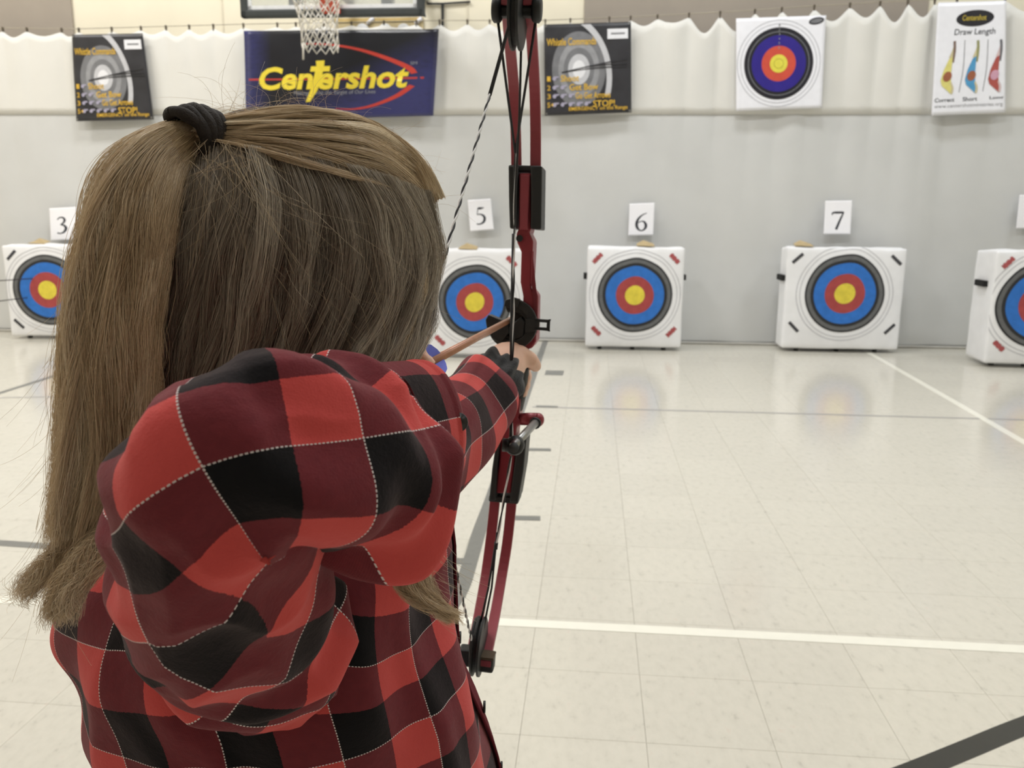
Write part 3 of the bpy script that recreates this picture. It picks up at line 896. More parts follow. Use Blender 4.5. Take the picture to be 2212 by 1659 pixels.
# ------------------------------------------------------------------ basketball hoop
def bbv():
    # distance of the backboard in front of the curtain
    return -1.55
BV = bbv()
u0, zb = uz(on_v(522, 40, BV)); u1, _ = uz(on_v(918, 34, BV))
uc = (u0 + u1) / 2; hw = (u1 - u0) / 2; bh = 1.05
hoop = empty('basketball_hoop', room(uc, BV, zb))
tag(hoop, 'basketball hoop with clear backboard, dark padded frame and white net', 'basketball hoop')
M_pad = mat('dark_grey_padding', (66, 70, 70), 0.6, 0.3, var=0.05)
M_bwhite = mat('backboard_white', (236, 238, 240), 0.5, 0.3)
M_orange = mat('rim_orange', (206, 84, 62), 0.45, 0.4)
M_net = mat('net_cord', (216, 212, 202), 0.8, 0.2)
pd = 0.062
fr = MB()
for a, b, c, d in ((u0, zb, u1, zb + pd), (u0, zb, u0 + pd, zb + bh), (u1 - pd, zb, u1, zb + bh), (u0, zb + bh - pd, u1, zb + bh)):
    fr.box(room((a + c) / 2, BV, (b + d) / 2), UU, VV, ZZ, (c - a) / 2, 0.03, (d - b) / 2)
fr.build('padding', M_pad, hoop, bevel=0.015)
gl = bpy.data.materials.new('clear_acrylic'); gl.use_nodes = True
_b = gl.node_tree.nodes['Principled BSDF']; _b.inputs['Base Color'].default_value = (0.9, 0.94, 0.94, 1); _b.inputs['Roughness'].default_value = 0.05; _b.inputs['Transmission Weight'].default_value = 0.75; _b.inputs['IOR'].default_value = 1.1
MB().box(room(uc, BV, zb + bh / 2), UU, VV, ZZ, hw - pd, 0.006, bh / 2 - pd).build('glass_panel', gl, hoop)
br = MB()
i0, i1, j0, j1 = u0 + pd, u1 - pd, zb + pd, zb + bh - pd
for a, b, c, d in ((i0, j0, i1, j0 + 0.028), (i0, j0, i0 + 0.028, j1), (i1 - 0.028, j0, i1, j1), (i0, j1 - 0.028, i1, j1)):
    br.box(room((a + c) / 2, BV - 0.01, (b + d) / 2), UU, VV, ZZ, (c - a) / 2, 0.004, (d - b) / 2)
br.build('white_border', M_bwhite, hoop)
for du in (-0.33, 0.42):
    MB().box(room(uc + du, BV + 0.12, zb + bh / 2 + 0.03), UU, VV, ZZ, 0.045, 0.05, bh / 2 - 0.05).build('support_post', M_steel, hoop, bevel=0.005)
for du in (-0.33, 0.42):
    MB().box(room(uc + du, (BV + RV1) / 2 + 0.06, zb + 0.55), UU, VV, ZZ, 0.035, (RV1 - BV) / 2 - 0.08, 0.035).build('wall_arm', M_steel, hoop)
zr = zb + 0.16
RC = room(uc, BV - 0.03 - 0.15 - 0.2286, zr)
ringpts = [RC + UU * 0.2286 * math.cos(a) + VV * 0.2286 * math.sin(a) for a in np.linspace(0, 2 * math.pi, 41)]
MB().tube(ringpts, 0.009, 8, False).build('rim', M_orange, hoop, True)
bk = MB().box(room(uc, BV - 0.035, zr - 0.05), UU, VV, ZZ, 0.075, 0.006, 0.09)
bk.box(room(uc, BV - 0.115, zr - 0.02), UU, VV, ZZ, 0.07, 0.08, 0.008)
bk.prism([room(uc - 0.07, BV - 0.04, zr - 0.13), room(uc - 0.07, BV - 0.19, zr - 0.01), room(uc - 0.07, BV - 0.04, zr - 0.01)], UU * 0.14)
bk.build('rim_bracket', M_orange, hoop, bevel=0.004)
net = MB()
nk, nl = 12, 7
def netp(k, l):
    t = l / nl
    r = 0.225 * (1 - t) + 0.135 * t - 0.03 * math.sin(math.pi * t)
    a = 2 * math.pi * (k + 0.5 * (l % 2)) / nk
    z = zr - 0.44 * t + 0.008 * math.sin(3.1 * k + l)
    return RC + UU * r * math.cos(a) + VV * r * math.sin(a) + ZZ * (z - zr) + UU * 0.02 * t * math.sin(2 * t)
for l in range(nl):
    for k in range(nk):
        net.tube([netp(k, l), netp(k, l + 1)], 0.0045, 5)
        net.tube([netp(k, l), netp(k - 1 if l % 2 == 0 else k + 1, l + 1)], 0.0045, 5)
for k in range(nk):
    a, b = netp(k, nl), netp(k + 1, nl)
    net.tube([a, (a + b) / 2 - ZZ * 0.045, b], 0.005, 5)
a = netp(7, nl)
net.tube([a, a - ZZ * 0.06 - UU * 0.005, a - ZZ * 0.12 - UU * 0.008], 0.007, 6)
net.build('net', M_net, hoop, True)

# conduit and tan sign on the wall
cdu = MB()
cdu.tube([on_v(922, 8, RV1 - 0.02), on_v(956, 8, RV1 - 0.02), on_v(1016, 4, RV1 - 0.02)], 0.010, 8)
cdu.tube([on_v(956, 8, RV1 - 0.03), on_v(956, 75, RV1 - 0.03)], 0.014, 8)
tag(cdu.build('conduit', M_dark), 'thin dark conduit bent down the cream wall beside the backboard', 'conduit')
sg = empty('wall_sign', on_v(830, 60, RV1 - 0.03)); tag(sg, 'tan strip sign with pale rounded shapes on the wall above the banner', 'sign')
q0, q1, q2, q3 = (on_v(x, y, RV1 - 0.008) for x, y in ((722, 41), (915, 38), (915, 90), (722, 95)))
MB().prism([q0, q1, q2, q3], -VV * 0.012).build('board', mat('tan_board', (196, 180, 140), 0.6, 0.3), sg)
q0, q1, q2, q3 = (on_v(x, y, RV1 - 0.022) for x, y in ((724, 40), (912, 38), (912, 46), (724, 49)))
MB().prism([q0, q1, q2, q3], -VV * 0.006).build('gold_rail', mat('gold_rail', (206, 180, 120), 0.4, 0.4), sg)
for x in (783, 832, 872):
    c = on_v(x, 66, RV1 - 0.024)
    v, f = disc2d(0, 0, 0.066, 0.066, 24)
    MB().prism([c + UU * a + ZZ * b for a, b in v], -VV * 0.008).build('white_roundel', M_bwhite, sg)
for x in (801, 905):
    a, b = on_v(x - 8, 52, RV1 - 0.03), on_v(x + 6, 38, RV1 - 0.03)
    MB().tube([a, b], 0.02, 8).build('clear_wrap', mat('shiny_film', (236, 236, 244), 0.15, 0.6), sg, True)

# ------------------------------------------------------------------ bow and arrow
NOCK = W(892, 803, 0.60)
REST = W(1100, 692, 1.09)
BF = (REST - NOCK) / np.linalg.norm(REST - NOCK)          # towards the target
def bp(px, py, c):
    d = ray(px, py)
    return CAMP + d * ((c + (REST - CAMP) @ BF) / (d @ BF))
_bu = bp(1118, 18, -0.15) - bp(1030, 1405, -0.15)
BU = _bu / np.linalg.norm(_bu)
BR = np.cross(BF, BU); BR /= np.linalg.norm(BR)
M_bred2 = mat('red_anodised', (142, 50, 60), 0.38, 0.5, metal=0.25, var=0.04, scale=30)
M_limb = mat('red_limb', (148, 64, 73), 0.34, 0.45, var=0.04, scale=30)
M_bblk = mat('black_plastic', (36, 38, 38), 0.5, 0.4, var=0.06)
M_brass = mat('dull_bronze', (92, 80, 64), 0.45, 0.4, metal=0.6)
bow = empty('compound_bow', bp(1120, 770, 0.0))
tag(bow, 'red compound bow with black limb pockets held at full draw', 'bow')
def bprism(name, poly, c0, c1, m, parent=bow, bevel=0.0015):
    return MB().prism([bp(x, y, c0) for x, y in poly], BF * (c1 - c0)).build(name, m, parent, bevel=bevel)
# riser (red) from the upper pocket down to the lower one, cut-out window on the arrow side
riser = bprism('riser', [(1121, 374), (1147, 374), (1146, 430), (1147, 497), (1143, 503), (1152, 520), (1151, 540), (1148, 600), (1147, 622), (1160, 640), (1159, 690), (1158, 738), (1150, 752), (1128, 758), (1129, 800), (1126, 850),
        (1122, 890), (1114, 940), (1112, 1000), (1104, 1066), (1069, 1066), (1078, 1000), (1083, 930), (1094, 890), (1103, 850), (1106, 800), (1105, 752), (1120, 740), (1128, 700), (1130, 640), (1124, 610), (1126, 545), (1117, 524), (1115, 505), (1120, 495), (1121, 430)], -0.012, 0.034, M_bred2, bevel=0.003)
bprism('riser_face', [(1123, 378), (1145, 378), (1143, 430), (1140, 497), (1122, 497), (1122, 430)], -0.016, -0.011, M_limb, riser)
bprism('riser_edge', [(1148, 540), (1153, 542), (1150, 605), (1163, 640), (1161, 720), (1156, 722), (1158, 645), (1146, 612)], -0.014, -0.008, M_limb, riser)
MB().tube([bp(1122, 515, -0.014), bp(1122, 515, -0.02)], 0.0045, 12).build('bolt', M_bblk, riser)
MB().tube([bp(1152, 700, -0.014), bp(1152, 700, -0.018)], 0.004, 12).build('bolt', M_bblk, riser)
grip = MB()
grip.tube([bp(1117, 748, 0.0), bp(1116, 775, -0.012), bp(1115, 805, -0.010), bp(1111, 845, 0.0), bp(1106, 880, 0.006)], [0.016, 0.0165, 0.017, 0.017, 0.015], 16)
grip.build('grip', M_bblk, bow, True)
# limb pockets
for nm, a, b, cbar in (('limb_pocket', [(1098, 358), (1118, 358), (1116, 430), (1113, 494), (1101, 494), (1099, 430)], [(1146, 358), (1171, 358), (1170, 430), (1169, 496), (1146, 494), (1147, 430)], [(1098, 356), (1171, 358), (1171, 372), (1098, 370)]),
                       ('limb_pocket', [(1072, 950), (1080, 950), (1074, 1010), (1071, 1082), (1056, 1082), (1063, 1010)], [(1118, 950), (1137, 950), (1131, 1015), (1119, 1086), (1100, 1086), (1110, 1010)], [(1056, 1070), (1121, 1074), (1119, 1090), (1055, 1084)])):
    pk = MB()
    pk.prism([bp(x, y, -0.02) for x, y in a], BF * 0.05)
    pk.prism([bp(x, y, -0.02) for x, y in b], BF * 0.05)
    pk.prism([bp(x, y, -0.005) for x, y in cbar], BF * 0.035)
    pk.build(nm, M_bblk, bow, bevel=0.002)
# limbs: split bars bending back towards the archer
def limb(pts, w0, w1):
    P = catmull([bp(x, y, c) for x, y, c in pts], 24)
    o = MB().strip(P, BR, list(np.linspace(w0, w1, 24)), None, 0.006).build('limb', M_limb, bow, bevel=0.0012)
limb([(1116, 372, 0.012), (1114, 280, 0.006), (1110, 190, -0.02), (1102, 100, -0.07), (1096, 22, -0.13)], 0.0135, 0.0125)
limb([(1157, 372, 0.012), (1157, 280, 0.006), (1155, 190, -0.02), (1150, 100, -0.07), (1145, 22, -0.13)], 0.0140, 0.0125)
limb([(1070, 1076, 0.012), (1062, 1150, 0.006), (1050, 1240, -0.02), (1036, 1320, -0.07), (1022, 1398, -0.125)], 0.0140, 0.0135)
limb([(1106, 1078, 0.012), (1096, 1170, 0.006), (1083, 1250, -0.02), (1069, 1330, -0.07), (1052, 1412, -0.125)], 0.0140, 0.0135)
# upper wheel, axle and end caps
def wheel(name, cpx, c, r, th, ecc=0.0):
    ctr = bp(*cpx, c)
    w = MB()
    for off, rr in ((-th / 2, r), (th / 2 - 0.003, r)):
        v, f = disc2d(0, 0, rr, rr, 40)
        w.prism([ctr + BR * off + BU * (a + ecc) + BF * b for a, b in v], BR * 0.003)
    v, f = disc2d(0, 0, r * 0.86, r * 0.86, 40)
    w.prism([ctr - BR * (th / 2 - 0.001) + BU * (a + ecc) + BF * b for a, b in v], BR * (th - 0.002))
    return w.build(name, M_bblk, bow, bevel=0.0006)
TOPC = -0.145
wheel('idler_wheel', (1119, 20), TOPC, 0.042, 0.0115)
MB().tube([bp(1068, 21, TOPC), bp(1168, 20, TOPC)], 0.004, 12).build('axle', M_bblk, bow)
for x in (1074, 1160):
    a = bp(x, 21, TOPC)
    c_ = MB().tube([a - BR * 0.005, a - BR * 0.003, a + BR * 0.003, a + BR * 0.005], [0.011, 0.0135, 0.0135, 0.011], 18)
    c_.build('axle_cap', M_bblk, bow, True)
for x in (1095, 1145):
    a = bp(x, 21, TOPC + 0.003)
    MB().box(a + BU * 0.002, BR, BU, BF, 0.0085, 0.010, 0.006).build('limb_tip', M_bblk, bow, bevel=0.002)
    MB().box(a + BU * 0.006 - BF * 0.009, BR, BU, BF, 0.007, 0.004, 0.002).build('tip_plate', M_limb, bow, bevel=0.001)
# lower cam
BOTC = -0.135
wheel('cam', (1033, 1412), BOTC, 0.036, 0.011, 0.010)
wheel('cam_module', (1026, 1404), BOTC - 0.004, 0.026, 0.007, 0.014)
MB().tube([bp(1012, 1414, BOTC), bp(1064, 1420, BOTC)], 0.004, 12).build('axle', M_bblk, bow)
a = bp(1050, 1428, BOTC)
MB().box(a, BR, BU, BF, 0.0105, 0.011, 0.010).build('limb_tip', M_bblk, bow, bevel=0.003)
MB().box(a + BU * 0.010 - BF * 0.004, BR, BU, BF, 0.0112, 0.0018, 0.0102).build('limb_band', M_brass, bow, bevel=0.001)
MB().box(a + BU * 0.0025 - BF * 0.0105, BR, BU, BF, 0.0075, 0.004, 0.001).build('tip_plate', M_limb, bow)
a = bp(1010, 1416, BOTC)
MB().box(a, BR, BU, BF, 0.0105, 0.011, 0.010).build('limb_tip', M_bblk, bow, bevel=0.003)
# cable guard: red bracket, grey rod, roller slide
cg = MB()
cg.tube([bp(1112, 906, 0.0), bp(1138, 905, -0.004), bp(1160, 907, -0.006)], [0.0075, 0.0085, 0.0095], 14)
cg.tube([bp(1100, 940, -0.002), bp(1106, 915, -0.004), bp(1122, 903, -0.004)], [0.009, 0.009, 0.008], 14)
cg.sphere(bp(1162, 907, -0.006), (BR * 0.0085, BU * 0.0095, BF * 0.0095))
cg.build('guard_bracket', M_bred2, bow, True)
MB().tube([bp(1158, 912, -0.012), bp(1110, 962, -0.15)], 0.0052, 14).build('guard_rod', M_steel, bow, True)
MB().tube([bp(1157, 913, -0.014), bp(1155.5, 915, -0.018)], 0.0078, 14).build('rod_collar', M_bblk, bow, True)
sl = bp(1112, 962, -0.13)
MB().tube([sl - BF * 0.010, sl - BF * 0.004, sl + BF * 0.004, sl + BF * 0.012], [0.0085, 0.0115, 0.0115, 0.009], 18).build('cable_slide', M_bblk, bow, True)
MB().tube([bp(1111, 966, -0.14), bp(1110, 968, -0.165)], 0.0058, 14).build('rod_end', mat('dark_rubber', (70, 72, 72), 0.6), bow, True)
MB().tube([sl - BR * 0.014 - BF * .003, sl - BR * 0.004 - BF * .003], 0.008, 14).build('roller', M_bblk, bow, True)
# capture arrow rest: open ring with a slotted arm
rc = bp(1107, 700, -0.02); RS = 0.86
def arcpoly(r0, r1, a0, a1, n=30):
    pts = [(r1 * math.cos(a), r1 * math.sin(a)) for a in np.linspace(a0, a1, n)]
    pts += [(r0 * math.cos(a), r0 * math.sin(a)) for a in np.linspace(a1, a0, n)]
    return pts
rst = MB()
A0, A1 = math.radians(-160), math.radians(118)
rst.prism([rc + BR * x * RS + BU * y * RS for x, y in arcpoly(0.0185, 0.033, A0, A1)], BF * 0.018)
rst.prism([rc + BR * x * RS + BU * y * RS - BF * 0.004 for x, y in arcpoly(0.024, 0.038, math.radians(-150), math.radians(100))], BF * 0.006)
rst.prism([rc + BR * x * RS + BU * y * RS - BF * 0.008 for x, y in [(-0.040, 0.004), (-0.036, 0.012), (-0.018, 0.006), (-0.006, 0.002), (-0.003, -0.012), (-0.014, -0.030), (-0.028, -0.024), (-0.037, -0.010)]], BF * 0.020)
rst.prism([rc + BR * x * RS + BU * y * RS - BF * 0.008 for x, y in [(-0.014, 0.026), (-0.012, 0.036), (0.0, 0.040), (0.010, 0.038), (0.008, 0.026), (-0.004, 0.024)]], BF * 0.012)
rst.prism([rc + BR * x * RS + BU * y * RS - BF * 0.003 for x, y in [(-0.004, -0.004), (0.012, 0.012), (0.020, 0.004), (0.018, -0.018), (0.004, -0.024), (-0.006, -0.014)]], BF * 0.012)
rst.prism([rc + BR * x * RS + BU * y * RS + BF * 0.010 for x, y in [(-0.026, -0.006), (-0.006, 0.004), (-0.004, 0.026), (0.014, 0.024), (0.026, 0.006), (0.024, -0.016), (0.008, -0.028), (-0.014, -0.026), (-0.026, -0.016)]], BF * 0.006)
rst.build('arrow_rest', M_bblk, bow, bevel=0.0015)
arm = MB()
def rl(x, y): return rc + BR * x * RS + BU * y * RS - BF * 0.006
for poly in ([(0.020, 0.010), (0.036, 0.012), (0.036, -0.007), (0.020, -0.012)], [(0.034, 0.011), (0.0565, 0.011), (0.0565, 0.0065), (0.034, 0.0065)], [(0.034, -0.0055), (0.0565, -0.0055), (0.0565, -0.001), (0.034, -0.001)], [(0.052, 0.011), (0.0565, 0.011), (0.0565, -0.0055), (0.052, -0.0055)], [(0.034, 0.011), (0.041, 0.011), (0.041, -0.0055), (0.034, -0.0055)]):
    arm.prism([rl(x, y) for x, y in poly], BF * 0.006)
arm.build('rest_arm', M_bblk, bow, bevel=0.0008)

# string and cables: two-ply twists, served ends
def twist(name, A, B, r, m1, m2, pitch=0.012, nseg=None):
    L = np.linalg.norm(B - A); t = (B - A) / L
    a = np.cross(t, BR); a /= np.linalg.norm(a); b = np.cross(t, a)
    n = int(L / 0.0022) + 2
    root = None
    for k, mm in enumerate((m1, m2)):
        pts = []
        for i in range(n):
            s = L * i / (n - 1); q = 2 * math.pi * s / pitch + math.pi * k
            pts.append(A + t * s + (a * math.cos(q) + b * math.sin(q)) * r * 0.62)
        o = MB().tube(pts, r * 0.72, 6).build(name if k == 0 else 'strand', mm, bow if k == 0 else root, True)
        if k == 0: root = o
    return root
M_sw = mat('white_string', (226, 226, 226), 0.6, 0.3); M_sk = mat('black_string', (44, 44, 46), 0.6, 0.3)
S_top = bp(1101, 50, TOPC - 0.02)
S_bot = bp(1020, 1390, BOTC - 0.02)
def lerp(a, b, t): return a + (b - a) * t
def t_at_y(A, B, y):
    lo, hi = 0.0, 1.0
    for _ in range(40):
        mdl = (lo + hi) / 2
        if proj(lerp(A, B, mdl))[1] < y: lo = mdl
        else: hi = mdl
    return lo
ta, tb = t_at_y(S_top, NOCK, 205), t_at_y(S_top, NOCK, 628)
MB().tube([bp(1112, -8, TOPC - 0.035), S_top, lerp(S_top, NOCK, ta)], 0.0019, 8).build('string_serving', M_sk, bow, True)
twist('bowstring', lerp(S_top, NOCK, ta), lerp(S_top, NOCK, tb), 0.0013, M_sw, M_sk, 0.030)
twist('centre_serving', lerp(S_top, NOCK, tb), NOCK, 0.0016, M_sk, mat('grey_thread', (90, 92, 94), 0.6), 0.0035)
twist('bowstring', NOCK + (S_bot - NOCK) * 0.1, S_bot, 0.0013, M_sw, M_sk, 0.030)
MB().tube([NOCK, NOCK + (S_bot - NOCK) * 0.1], 0.0017, 8).build('string_serving', M_sk, bow, True)
YK = bp(1113, 330, -0.07)
for x in (1074, 1159):
    MB().tube([bp(x, 34, TOPC), YK], 0.0016, 8).build('yoke_cable', M_sk, bow, True)
MB().tube([bp(1126, 90, TOPC + 0.01), bp(1122, 250, -0.1), bp(1113, 420, -0.085), bp(1112, 505, -0.085)], 0.0014, 8).build('cable', M_sk, bow, True)
twist('cable', YK, bp(1111, 520, -0.09), 0.0013, M_sk, M_sw, 0.09)
twist('cable', bp(1110, 505, -0.09), bp(1105.5, 955, -0.13), 0.0014, M_sk, M_sw, 0.075)
MB().tube([bp(1108, 505, -0.088), bp(1104, 700, -0.11), bp(1102.5, 955, -0.128)], 0.0014, 8).build('cable', M_sk, bow, True)
twist('cable', bp(1104, 985, -0.13), bp(1072, 1180, -0.12), 0.0014, M_sk, M_sw, 0.075)
MB().tube([bp(1071, 1170, -0.12), bp(1055, 1270, -0.12), bp(1031, 1376, BOTC)], 0.0014, 8).build('cable', M_sk, bow, True)
MB().tube([bp(1074, 1150, -0.12), bp(1062, 1270, -0.12), bp(1044, 1360, BOTC), bp(1040, 1400, BOTC)], 0.0014, 8).build('cable', M_sk, bow, True)
MB().tube([bp(1072, 1172, -0.12), bp(1070.5, 1186, -0.12)], 0.0026, 8).build('cable_serving', M_sk, bow, True)

# arrow on the string
ar = empty('arrow', NOCK)
tag(ar, 'copper brown arrow with blue vanes resting on the bow', 'arrow')
TIP = REST + BF * 0.085
def shaft_mat():
    m = mat('copper_shaft', (170, 118, 88), 0.35, 0.5, metal=0.2, var=0.10, scale=60)
    return m
MB().tube([NOCK + BF * 0.012, TIP], 0.0038, 16).build('shaft', shaft_mat(), ar, True)
MB().tube([TIP, TIP + BF * 0.008, TIP + BF * 0.022], [0.0038, 0.0036, 0.0005], 14).build('point', M_steel, ar, True)
MB().tube([NOCK - BF * 0.004, NOCK + BF * 0.004, NOCK + BF * 0.014], [0.0028, 0.0034, 0.0034], 12).build('nock', mat('blue_nock', (60, 70, 180), 0.4), ar, True)
M_vane = mat('blue_vane', (72, 84, 186), 0.5, 0.35, var=0.05)
_n = np.cross(BF, BU); _n /= np.linalg.norm(_n)
for ang in (100, 208, 340):
    q = math.radians(ang)
    rd = BR * math.cos(q) + BU * math.sin(q)
    prof = [(0.018, 0.003), (0.022, 0.011), (0.030, 0.0145), (0.045, 0.0155), (0.060, 0.0135), (0.078, 0.008), (0.09, 0.003)]
    MB().prism([NOCK + BF * a + rd * b for a, b in prof], np.cross(BF, rd) * 0.0009).build('vane', M_vane, ar)

# ------------------------------------------------------------------ the child
HC = W(622, 545, 0.57)                              # middle of the head
FAZ = math.radians(40)
HF = np.array([math.sin(FAZ), math.cos(FAZ), 0])    # where the face looks
HR = np.array([math.cos(FAZ), -math.sin(FAZ), 0])   # the child's right
def hl(f, r, z): return HC + HF * f + HR * r + ZZ * z
def skin_mat():
    m = mat('skin', (232, 190, 168), 0.5, 0.35, var=0.04, scale=40, bump=0.05, bscale=300)
    b = m.node_tree.nodes['Principled BSDF']
    b.inputs['Subsurface Weight'].default_value = 0.15
    b.inputs['Subsurface Radius'].default_value = (0.008, 0.003, 0.002)
    b.inputs['Subsurface Scale'].default_value = 0.5
    return m
M_skin = skin_mat()

SH_R = W(560, 1330, 0.56)       # right shoulder
SH_L = W(850, 1010, 0.76)       # left shoulder
EL_R = W(455, 1030, 0.375)
WR_R = W(905, 905, 0.515)
NECK = hl(-0.02, 0, -0.15)
CHEST = (SH_R + SH_L) / 2 + np.array([-0.02, 0, -0.05])
PEL = np.array([CHEST[0] - 0.0, CHEST[1] + 0.0, 0.66])
body = MB()
def cap_tube(pts, rad, n=14):
    """tube with rounded ends"""
    pts = [np.asarray(p, float) for p in pts]
    d0 = pts[0] - pts[1]; d0 /= np.linalg.norm(d0); d1 = pts[-1] - pts[-2]; d1 /= np.linalg.norm(d1)
    P, Rr = [], []
    for k in (0.98, 0.8, 0.5):
        P.append(pts[0] + d0 * rad[0] * k * 0.9); Rr.append(rad[0] * math.sqrt(max(0.02, 1 - k * k)))
    P += pts; Rr += list(rad)
    for k in (0.5, 0.8, 0.98):
        P.append(pts[-1] + d1 * rad[-1] * k * 0.9); Rr.append(rad[-1] * math.sqrt(max(0.02, 1 - k * k)))
    body.tube(P, Rr, n)
# skull, jaw and features
def skull(l):
    x, y, z = l
    k = 1.0
    if z < 0: k = 1 - 0.18 * (-z) ** 1.5 * (1 if x > -0.3 else 1.3)
    return np.array([x * k, y * k, z])
body.sphere(hl(-0.004, 0, 0.0), (HF * 0.090, HR * 0.073, ZZ * 0.090), 40, 24, skull)
body.sphere(hl(0.046, 0, -0.056), (HF * 0.052, HR * 0.056, ZZ * 0.050), 28, 16)           # lower face
body.sphere(hl(0.062, 0, -0.088), (HF * 0.024, HR * 0.024, ZZ * 0.020), 18, 12)           # chin
for s in (-1, 1):
    body.sphere(hl(0.056, 0.038 * s, -0.050), (HF * 0.036, HR * 0.030, ZZ * 0.034), 18, 12)   # cheeks
    body.sphere(hl(-0.006, 0.073 * s, -0.022), (HF * 0.018, HR * 0.008, ZZ * 0.028), 16, 12)  # ears
    body.sphere(hl(0.074, 0.028 * s, 0.012), (HF * 0.012, HR * 0.020, ZZ * 0.008), 14, 8)     # brows
body.tube([hl(0.082, 0, 0.008), hl(0.094, 0, -0.012), hl(0.102, 0, -0.028), hl(0.086, 0, -0.036)], [0.007, 0.008, 0.010, 0.009], 12)
body.sphere(hl(0.084, 0, -0.054), (HF * 0.008, HR * 0.019, ZZ * 0.0055), 14, 8)
body.sphere(hl(0.082, 0, -0.063), (HF * 0.009, HR * 0.017, ZZ * 0.006), 14, 8)
cap_tube([hl(0.0, 0, -0.05), hl(-0.012, 0, -0.10), NECK + ZZ * 0.0, CHEST + ZZ * 0.03], [0.045, 0.042, 0.044, 0.06], 18)
# trunk
cap_tube([CHEST + ZZ * 0.03, CHEST - ZZ * 0.06, (CHEST + PEL) / 2, PEL], [0.075, 0.085, 0.082, 0.088], 20)
cap_tube([SH_R, CHEST + ZZ * 0.02, SH_L], [0.030, 0.05, 0.030], 16)
# arms
ARM_R = [W(600, 1390, 0.555), W(540, 1362, 0.480), W(480, 1265, 0.415), W(474, 1130, 0.372), W(500, 1030, 0.354), W(580, 995, 0.358), W(680, 980, 0.385), W(768, 957, 0.424)]
cap_tube(ARM_R + [WR_R], [0.032, 0.032, 0.031, 0.030, 0.029, 0.029, 0.028, 0.024, 0.020])
BWR = bp(1078, 806, -0.085)                         # wrist of the bow hand
BEL = lerp(SH_L, BWR, 0.5) - ZZ * 0.012
cap_tube([SH_L, BEL, lerp(BEL, BWR, 0.5), BWR], [0.030, 0.028, 0.026, 0.021])
# bow hand: palm behind the grip, thumb and fingertips round to its right side
def bl(px, py, c): return bp(px, py, c)
cap_tube([BWR, bl(1086, 795, -0.062), bl(1094, 782, -0.040)], [0.022, 0.026, 0.027])
cap_tube([bl(1086, 772, -0.036), bl(1104, 768, -0.030)], [0.019, 0.019])
cap_tube([bl(1096, 776, -0.03), bl(1096, 830, -0.026)], [0.019, 0.016])
cap_tube([bl(1100, 768, -0.036), bl(1126, 768, -0.036), bl(1147, 778, -0.026), bl(1157, 791, -0.012)], [0.0165, 0.0135, 0.0105, 0.0085], 12)   # thumb
for k, (y, rr, ex) in enumerate(((792, 0.0085, 1142), (812, 0.0088, 1144), (831, 0.0084, 1141), (848, 0.0074, 1136))):
    cap_tube([bl(1092, y - 2, -0.018), bl(1096, y - 1, 0.022), bl(1116, y, 0.036), bl(ex - 6, y + 1, 0.018), bl(ex - 8, y + 3, -0.006)], [rr * 1.1, rr * 1.05, rr, rr * 0.95, rr * 0.8], 12)
# drawing hand hooked on the string beside the chin
HP = WR_R
KN = NOCK - BF * 0.038 + np.array([0.002, 0.0, -0.006])
cap_tube([WR_R, lerp(WR_R, KN, 0.45), lerp(WR_R, KN, 0.8)], [0.020, 0.023, 0.021])
for k, dz in enumerate((0.016, -0.004, -0.022, -0.036)):
    b0 = lerp(WR_R, KN, 0.75) + ZZ * dz * 0.8
    st = NOCK + ZZ * (dz * 0.75 - 0.004) + BF * 0.004
    rr = 0.0078 - 0.0006 * k
    cap_tube([b0, lerp(b0, st, 0.6) + BR * -0.006, st - BR * 0.010, st + BF * 0.004 + BR * 0.004, st - BF * 0.010 + BR * 0.012], [rr * 1.15, rr * 1.1, rr, rr * 0.95, rr * 0.85], 10)
cap_tube([lerp(WR_R, KN, 0.5), lerp(WR_R, KN, 0.8) - ZZ * 0.02 - BR * 0.012, KN - ZZ * 0.03 - BR * 0.012], [0.011, 0.0095, 0.008], 10)
# legs
BX = np.array([-0.35, 1.0, 0]) * 0 + UU
legd = np.array([BF[0], BF[1], 0]); legd /= np.linalg.norm(legd)
feet = []
for s in (-1, 1):
    hip = PEL + legd * 0.055 * s
    knee = np.array([hip[0] + legd[0] * 0.04 * s, hip[1] + legd[1] * 0.04 * s, 0.36])
    ank = np.array([hip[0] + legd[0] * 0.075 * s, hip[1] + legd[1] * 0.075 * s, 0.075])
    cap_tube([hip, lerp(hip, knee, 0.5), knee, lerp(knee, ank, 0.4), ank], [0.072, 0.062, 0.048, 0.046, 0.032], 16)
    cap_tube([ank - ZZ * 0.03 - HR * 0.0, ank - ZZ * 0.045 + BR * 0.07, ank - ZZ * 0.05 + BR * 0.12], [0.028, 0.024, 0.02], 12)
    feet.append((hip, knee, ank))
person = body.build('person', M_skin, None, True)
md = person.modifiers.new('one_skin', 'REMESH'); md.mode = 'VOXEL'; md.voxel_size = 0.0026; md.use_smooth_shade = True
md = person.modifiers.new('soft', 'SMOOTH'); md.factor = 0.5; md.iterations = 6
tag(person, 'child in a red and black plaid flannel shirt drawing the bow, seen from behind', 'person')
for s in (-1, 1):
    e = MB().sphere(hl(0.070, 0.030 * s, -0.006), (HF * 0.013, HR * 0.013, ZZ * 0.012), 20, 12).build('eye', mat('eye_white', (236, 234, 230), 0.2, 0.5), person, True)
    MB().sphere(hl(0.0800, 0.030 * s, -0.006), (HF * 0.0035, HR * 0.006, ZZ * 0.006), 16, 8).build('iris', mat('iris_blue', (70, 90, 110), 0.2, 0.5), e, True)
    MB().tube([hl(0.080, 0.012 * s, 0.020), hl(0.082, 0.028 * s, 0.026), hl(0.070, 0.044 * s, 0.020)], [0.002, 0.003, 0.0015], 8).build('eyebrow', mat('eyebrow_hair', (120, 98, 72), 0.7), person, True)
